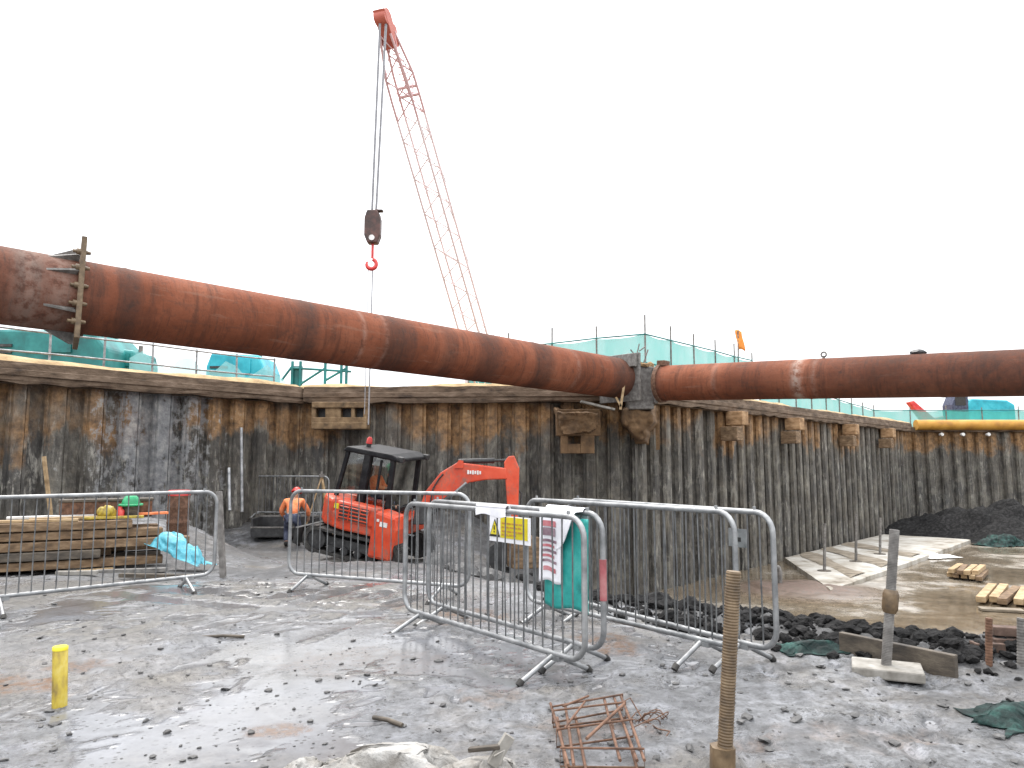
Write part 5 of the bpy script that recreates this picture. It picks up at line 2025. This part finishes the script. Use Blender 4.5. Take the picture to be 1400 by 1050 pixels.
for i, (px_, Y, sx, sy, h_, lab) in enumerate(((1285, 36.2, 3.6, 2.2, 1.5, 'dark soil heap in the far corner of the pit'), (1345, 35.0, 3.4, 2.4, 1.75, 'dark soil heap in front of the yellow tube, beside the corner heap'), (1420, 34.0, 4.0, 2.6, 1.6, 'dark soil heap cut off by the right edge of the picture'))):
    c = P(px_, 730, Y)
    solo('soil_heap', heap((c.x, c.y, ZF), sx, sy, h_, i + 3), M['darksoil'], lab, 'heap', 'dark soil heaps against the farthest wall')
g_ = P(1372, 742, 31.5)
mb = MB()
crumple(mb, (g_.x, g_.y, ZF), 1.0, .7, .7, 41, .2, 24)
solo('green_tarp', mb, M['greentarp'], 'small dark green tarp at the foot of the far soil heaps', 'tarp')

# ------------------------------------------------------------------ above the pit
ZO = 3.35


def fence(name, label, cat, pts, hgt, step, net, r=.024, extra=.25, rails=(1.0,), post_mat='galv', rail_mat='galv', net_h=None):
    """posts, rails and netting along a plan line; pts are 2D"""
    t = thing(name, label, cat, (pts[0].x, pts[0].y, ZO))
    hs = hgt if isinstance(hgt, (list, tuple)) else [hgt] * len(pts)
    path, hh_ = [], []
    for (a, b, h0, h1) in zip(pts[:-1], pts[1:], hs[:-1], hs[1:]):
        n_ = max(1, round((b - a).length / step))
        for i in range(n_):
            path.append(a.lerp(b, i / n_))
            hh_.append(h0 + (h1 - h0) * i / n_)
    path.append(pts[-1])
    hh_.append(hs[-1])
    rr_ = random.Random(len(label))
    for q, h_ in zip(path, hh_):
        mb = MB()
        mb.tube([(q.x, q.y, ZO - .2), (q.x + rr_.uniform(-.03, .03), q.y, ZO + h_ + extra * rr_.uniform(.6, 1.2))], r, 7)
        obj('post', mb, M[post_mat], t)
    for f_ in rails:
        mb = MB()
        mb.tube([(q.x, q.y - .04, ZO + h_ * f_ + rr_.uniform(-.02, .02)) for q, h_ in zip(path, hh_)], r * .85, 7)
        obj('rail', mb, M[rail_mat], t)
    if net:
        mb = MB()
        rows = [[], [], [], []]
        m_ = len(path)
        for i in range((m_ - 1) * 4 + 1):
            u = i / 4
            i0 = min(int(u), m_ - 2)
            q = path[i0].lerp(path[i0 + 1], u - i0)
            h_ = hh_[i0] + (hh_[i0 + 1] - hh_[i0]) * (u - i0)
            for k in range(4):
                sag = -.06 * math.sin(PI * (u - i0)) if k == 3 else 0
                rows[k].append(V((q.x, q.y + .05 + rr_.uniform(-.04, .04), ZO + (net_h or h_) * (k / 3) + sag)))
        mb.grid(rows)
        obj('netting', mb, M[net], t)
    return t


no = V((-.768, .64))
fence('guard_rail', 'pale scaffold guard rail with thin netting above the left wall', 'railing', [PL0 + (PL0 - PA) * .8 + no * .9, PA + no * .9 + V((-.2, -.1))], .98, 1.12, None, .026, .06, (1.0, .5))
for (u, w, hgt_, lab) in ((.42, .62, .85, 'pale torn netting tied behind the left guard rail'),):
    a_, b_ = PL0.lerp(PA, u) + no * 1.15, PL0.lerp(PA, u + w) + no * 1.15
    mb = MB()
    rows = [[V((*(a_.lerp(b_, i / 14)), ZO + hgt_ * k / 3 * (.75 + .25 * math.sin(i * 1.7)))) for i in range(15)] for k in range(4)]
    mb.grid(rows)
    solo('debris_net', mb, M['palenet'], lab, 'netting')
fA, fB, fC = V((.5, 24.2)), V((4.1, 22.3)), V((9.4, 28.4))
fence('netted_fence', 'tall teal netted scaffold fence behind the strut corner', 'fence', [V((-1.5, 25.2)), fB, fC], [1.9, 2.05, 2.05], 1.55, 'net', .028, .5, (1.0, .55), 'greysteel', 'tealpaint')
fence('netted_fence', 'long low teal netted fence above the receding wall at right', 'fence', [V((9.8, 28.8)), V((19.9, 40.2)), V((62, 40.6))], [1.5, .95, .95], 2.0, 'net', .03, .25, (1.0,), 'greysteel', 'tealpaint')
# orange topped marker post
p0, p1 = P(1008, 500, 27.5), P(1009, 452, 27.5)
t = thing('marker_post', 'thin post with an orange flag above the teal fence', 'marker', (p0.x, p0.y, ZO))
mb = MB()
mb.tube([(p0.x, p0.y, ZO), p1], .03, 7)
obj('pole', mb, M['greysteel'], t)
mb = MB()
rows = [[p1 + V((-.12 + .26 * i / 5 + .02 * k, .04 * math.sin(i * 1.3 + k), -.75 * k / 6 + .05 * math.sin(i))) for i in range(6)] for k in range(7)]
mb.grid(rows)
thicken(obj('flag', mb, M['orangeflag'], t), .01)


def cabin(label, x0, x1, ytop, Y, depth_, mat, winmat='black', name='site_cabin', cat='cabin', tilt=0):
    a_, b_ = P(x0, ytop, Y), P(x1, ytop, Y)
    zt_ = a_.z
    t = thing(name, label, cat, ((a_.x + b_.x) / 2, Y, ZO))
    w = b_.x - a_.x
    cx_ = (a_.x + b_.x) / 2
    hgt_ = zt_ - ZO
    mb = MB()
    prof_ = [(-w / 2, .12), (w / 2, .12), (w / 2, hgt_ * .66), (w * .40, hgt_ * .93), (-w * .42, hgt_ * .97), (-w / 2, hgt_ * .72)]
    mb.prism([V((cx_ + x, Y + depth_ / 2, ZO + z)) for x, z in prof_], (0, depth_, 0))
    obj('housing', mb, M[mat], t, .08)
    mb = MB()
    mb.box((cx_ + w * .12, Y - .02, ZO + hgt_ * .72), (w * .3, .06, hgt_ * .26))
    obj('window', mb, M[winmat], t)
    mb = MB()
    for k in range(4):
        mb.box((cx_ - w * .27, Y - .02, ZO + hgt_ * (.4 + .1 * k)), (w * .3, .05, hgt_ * .04))
    obj('vent', mb, M['blacksteel'], t)
    mb = MB()
    mb.box((cx_, Y + depth_ / 2, ZO + .06), (w * .96, depth_ * .9, .12))
    obj('skid', mb, M['blacksteel'], t)
    mb = MB()
    mb.tube([(cx_ + w * .3, Y + depth_ * .4, ZO + hgt_ * .9), (cx_ + w * .3, Y + depth_ * .4, ZO + hgt_ * 1.08)], .06, 10)
    obj('exhaust', mb, M['greysteel'], t)
    return t


cabin('large teal machine housing behind the guard rail at far left', -60, 148, 446, 19.5, 2.2, 'tealpaint', 'tealpaint', 'generator', 'generator')
cabin('low teal box beside the large teal housing at left', 150, 186, 474, 20.5, 1.4, 'tealpaint', 'tealpaint', 'generator', 'generator')
cabin('bright cyan machine cabin under the strut at left', 282, 362, 480, 24.5, 1.8, 'cyanpaint', 'cyanpaint')
# teal scaffold frame near the corner
t = thing('scaffold_frame', 'teal scaffold frame above the left wall corner', 'scaffold', (-6.4, 24, ZO))
mb = MB()
for px_ in (400, 411, 445, 467, 474):
    a_ = P(px_, 498, 24)
    mb.tube([(a_.x, a_.y, ZO), (a_.x, a_.y, a_.z + .1)], .05, 7)
for (x0, y0, x1, y1) in ((398, 503, 480, 508), (411, 525, 445, 503), (445, 520, 474, 503), (385, 520, 400, 500)):
    mb.tube([P(x0, y0, 24), P(x1, y1, 24)], .04, 7)
obj('tube_frame', mb, M['tealpaint'], t)
mb = MB()
a_ = P(406, 515, 24.1)
mb.box((a_.x, a_.y, a_.z), (.35, .1, .7))
obj('panel', mb, M['tealpaint'], t)
# cyan excavator far right
Yx = 50.0
a_ = P(1340, 570, Yx)
t = thing('crawler_excavator', 'distant cyan excavator beyond the yellow tube', 'excavator', (a_.x, Yx, ZO))
mb = MB()
x0, x1 = P(1308, 560, Yx).x, P(1372, 560, Yx).x
zt_ = P(1340, 549, Yx).z
mb.prism([V((x0, Yx, ZO + .8)), V((x1, Yx, ZO + .8)), V((x1, Yx, zt_ - .3)), V((x1 - .5, Yx, zt_)), V((x0 + .3, Yx, zt_ + .1)), V((x0, Yx, zt_ - .2))], (0, 2.4, 0))
obj('body', mb, M['cyanpaint'], t, .1)
mb = MB()
cx_ = P(1300, 560, Yx).x
mb.prism([V((cx_ - .6, Yx - .6, ZO + .9)), V((cx_ + .5, Yx - .6, ZO + .9)), V((cx_ + .5, Yx - .6, zt_ + .35)), V((cx_ - .3, Yx - .6, zt_ + .35)), V((cx_ - .6, Yx - .6, zt_ - .3))], (0, 1.2, 0))
cb = obj('cab', mb, M['navy'], t, .06)
mb = MB()
mb.box((cx_ - .05, Yx - 1.21, zt_ - .05), (.7, .03, .6))
obj('window', mb, M['black'], cb)
for sy in (-.9, .9):
    mb = MB()
    mb.box(((x0 + x1) / 2 - .3, Yx + sy, ZO + .4), (3.8, .6, .78))
    obj('track', mb, M['rubber'], t, .25)
mb = MB()
mb.prism([P(1268, 586, Yx), P(1240, 550, Yx), P(1247, 548, Yx), P(1275, 572, Yx), P(1302, 566, Yx), P(1302, 578, Yx)], (0, .5, 0))
obj('boom', mb, M['redplastic'], t, .05)
# white spot lamps along the yellow tube
for i, px_ in enumerate((1287, 1316, 1351)):
    p_ = P(px_, 594, 38.7)
    mb = MB()
    mb.tube([(p_.x, 38.86, p_.z), (p_.x, 38.66, p_.z), (p_.x, 38.6, p_.z)], [.06, .10, .08], 12)
    solo('bulkhead_lamp', mb, M['white'], ('small white fitting on the yellow tube, nearest the corner', 'small white fitting in the middle of the yellow tube', 'small white fitting on the yellow tube, nearest the right edge')[i], 'lamp', 'white fittings on the yellow tube')

# ------------------------------------------------------------------ crane
hd = P(523, 24, 17.6)
hl_ = P(677, 560, 25.5)
t = thing('crawler_crane', 'crane with a red and white lattice boom leaning over the pit', 'crane', (hl_.x, hl_.y + 1.2, ZO))
ax = (hd - hl_)
LB = ax.length
ax.normalize()
sd = ax.cross(V((0, 0, 1))).normalized()
upv = sd.cross(ax).normalized()


def bw(u):
    """half width of the lattice at u along the boom"""
    return float(np.interp(u, [0, .12, .88, 1], [.14, .34, .30, .10]))


def bp_(u, a, b):
    return hl_ + ax * (LB * u) + sd * (a * bw(u)) + upv * (b * bw(u) * .9)


for (ua, ub, mt, nm) in ((0.0, .80, 'cranewhite', 'boom_section'), (.80, .97, 'cranered', 'boom_section')):
    mb = MB()
    us = np.linspace(ua, ub, max(5, int((ub - ua) * 26)))
    for a in (-1, 1):
        for b in (-1, 1):
            mb.tube([bp_(u, a, b) for u in us], .036, 6)
    for i, (u, v_) in enumerate(zip(us[:-1], us[1:])):
        s_ = 1 if i % 2 else -1
        mb.tube([bp_(u, -s_, -1), bp_(v_, s_, -1)], .020, 5)
        mb.tube([bp_(u, s_, 1), bp_(v_, -s_, 1)], .020, 5)
        mb.tube([bp_(u, -1, -s_), bp_(v_, -1, s_)], .013, 5)
        mb.tube([bp_(u, 1, s_), bp_(v_, 1, -s_)], .013, 5)
    obj(nm, mb, M[mt], t)
# walkway ladder and dark plates of the upper part
mb = MB()
for u in np.linspace(.845, .94, 8):
    mb.tube([bp_(u, -.5, 1.05), bp_(u, .5, 1.05)], .016, 5)
mb.tube([bp_(.84, 0, 1.1), bp_(.95, 0, 1.1)], .03, 6)
for u in (.84, .858):
    mb.tube([bp_(u, -1, 1), bp_(u, 1, 1)], .04, 6)
obj('ladder', mb, M['cranered'], t)
mb = MB()
hb = hd
mb.tube([hb + sd * -.16, hb + sd * .16], .20, 20)
mb.prism([hb + ax * .15 + upv * .2 - ax * .1, hb + ax * .22 - upv * .12, hb - ax * .75 - upv * .12, hb - ax * .75 + upv * .16], sd * .34)
mb.tube([hb + upv * .22 - ax * .35 + sd * -.14, hb + upv * .22 - ax * .35 + sd * .14], .13, 16)
obj('sheave_head', mb, M['craneheadred'], t, .015)
mb = MB()
mast = hl_ + V((.25, 5.0, 2.6))
for s_ in (-.12, .12):
    mb = MB()
    mb.tube([hb + sd * s_ * .6 + upv * .2, mast + sd * s_], .012, 5)
    obj('pendant_rope', mb, M['rope'], t)
mb = MB()
mb.box((hl_.x, hl_.y + 2.1, ZO + 1.05), (2.2, 3.6, .9))
mb.box((hl_.x, hl_.y + 4.2, ZO + 1.0), (2.4, .6, .8))
obj('upper_works', mb, M['cranewhite'], t, .06)
mb = MB()
mb.bar(hl_ + V((0, .6, -.2)), mast, .1, .1)
obj('mast', mb, M['cranered'], t)
for s_ in (-1, 1):
    mb = MB()
    mb.box((hl_.x + s_ * 1.0, hl_.y + 1.9, ZO + .3), (.5, 3.8, .6))
    obj('track', mb, M['rubber'], t, .2)
# hoist ropes: from the head down to the hook block
hk = P(510, 311, 17.6)
for (dx, dX) in ((-.085, -.05), (-.055, -.02), (.07, .05), (.10, .08)):
    mb = MB()
    mb.tube([V((hd.x + dx + .02, hd.y - .04, hd.z)), V((hk.x + dX, hk.y, hk.z + .3))], .017, 6)
    obj('hoist_rope', mb, M['rope'], t)
for dx in (-.10, .04):
    mb = MB()
    mb.tube([V((hd.x + dx, hd.y, hd.z + .15)), V((hd.x + dx + .02, hd.y + .3, hd.z + 1.6))], .012, 6)
    obj('whip_line', mb, M['cranered'], t)
t = thing('hook_block', 'dark brown crane hook block hanging on grey ropes', 'hook', tuple(hk - V((0, 0, .7))))
mb = MB()
w = .20
mb.prism([hk + V((x, 0, z)) for x, z in ((-.14, .42), (.10, .42), (.17, .33), (w, .2), (w, -.22), (.13, -.42), (-.12, -.42), (-w, -.22), (-w, .22))], (0, .26, 0))
mb.box(hk + V((.14, 0, .42)), (.22, .16, .06))
obj('cheek_plate', mb, M['blockpaint'], t, .04)
mb = MB()
mb.tube([hk + V((0, -.16, -.30)), hk + V((0, -.12, -.30))], .07, 14)
obj('pin', mb, M['white'], t)
mb = MB()
mb.tube([hk + V((0, 0, -.42)), hk + V((0, 0, -.78))], .035, 8)
pts = []
hc = hk + V((-.02, 0, -.93))
for a in np.linspace(R(75), R(-215), 16):
    pts.append(hc + V((.12 * math.cos(a), 0, .12 * math.sin(a))))
mb.tube(pts, [.05] * 6 + [.055] * 5 + [.05, .045, .04, .03, .02], 9)
obj('hook', mb, M['redplastic'], t)
for s_, lo_ in ((-.07, 2.6), (.03, 2.35)):
    mb = MB()
    mb.tube([hc + V((s_, 0, -.1)), V((hc.x + s_ - .02, hc.y - .01, lo_))], .018 if s_ > 0 else .010, 6)
    solo('lifting_chain', mb, M['rope'], ('thicker right-hand' if s_ > 0 else 'thinner left-hand') + ' grey lifting chain hanging from the hook behind the strut', 'chain')

# ------------------------------------------------------------------ light
w = bpy.data.worlds.new('World')
S.world = w
w.use_nodes = True
nt = w.node_tree
bg = nt.nodes['Background']
sky = nt.nodes.new('ShaderNodeTexSky')
sky.sky_type = 'NISHITA'
sky.sun_disc = False
SUN_EL, SUN_AZ = 62, 335        # azimuth clockwise from +Y: high, ahead and a little to the left
sky.sun_elevation = R(SUN_EL)
sky.sun_rotation = R(SUN_AZ)
sky.dust_density = 4
sky.air_density = 1
tc = nt.nodes.new('ShaderNodeTexCoord')
mp = nt.nodes.new('ShaderNodeMapping')
mp.inputs['Scale'].default_value = (1, 1, 2.5)
nz = nt.nodes.new('ShaderNodeTexNoise')
nz.inputs['Scale'].default_value = 1.6
nz.inputs['Detail'].default_value = 6
rp = nt.nodes.new('ShaderNodeValToRGB')
rp.color_ramp.elements[0].position = .24
rp.color_ramp.elements[0].color = (5.4, 6.4, 7.0, 1)
rp.color_ramp.elements[1].position = .47
rp.color_ramp.elements[1].color = (11.6, 11.7, 11.9, 1)
mx = nt.nodes.new('ShaderNodeMix')
mx.data_type = 'RGBA'
mx.inputs['Factor'].default_value = .9
nt.links.new(tc.outputs['Generated'], mp.inputs[0])
nt.links.new(mp.outputs[0], nz.inputs['Vector'])
nt.links.new(nz.outputs['Fac'], rp.inputs[0])
nt.links.new(sky.outputs[0], mx.inputs[6])
nt.links.new(rp.outputs[0], mx.inputs[7])
# overcast sky: brighter towards the zenith than at the horizon
sx = nt.nodes.new('ShaderNodeSeparateXYZ')
nt.links.new(tc.outputs['Generated'], sx.inputs[0])
mr = nt.nodes.new('ShaderNodeMapRange')
mr.inputs[1].default_value, mr.inputs[2].default_value = -.02, .95
mr.inputs[3].default_value, mr.inputs[4].default_value = .62, 1.5
nt.links.new(sx.outputs[2], mr.inputs[0])
vm = nt.nodes.new('ShaderNodeVectorMath')
vm.operation = 'SCALE'
nt.links.new(mx.outputs[2], vm.inputs[0])
nt.links.new(mr.outputs[0], vm.inputs['Scale'])
nt.links.new(vm.outputs[0], bg.inputs['Color'])
bg.inputs['Strength'].default_value = .12
sl = bpy.data.lights.new('sun', 'SUN')
sl.energy = 1.4
sl.angle = R(25)
sl.color = (1, .96, .9)
sun = bpy.data.objects.new('sun', sl)
C.objects.link(sun)
el, az = R(SUN_EL), R(SUN_AZ)
dirv = V((math.sin(az) * math.cos(el), math.cos(az) * math.cos(el), math.sin(el)))
sun.rotation_euler = dirv.to_track_quat('Z', 'Y').to_euler()
sun.location = dirv * 60
S.view_settings.view_transform = 'Standard'
S.view_settings.look = 'None'
S.view_settings.exposure = .85
S.view_settings.gamma = 1
S.view_settings.use_curve_mapping = False
S.cycles.max_bounces = 8
S.cycles.transparent_max_bounces = 12
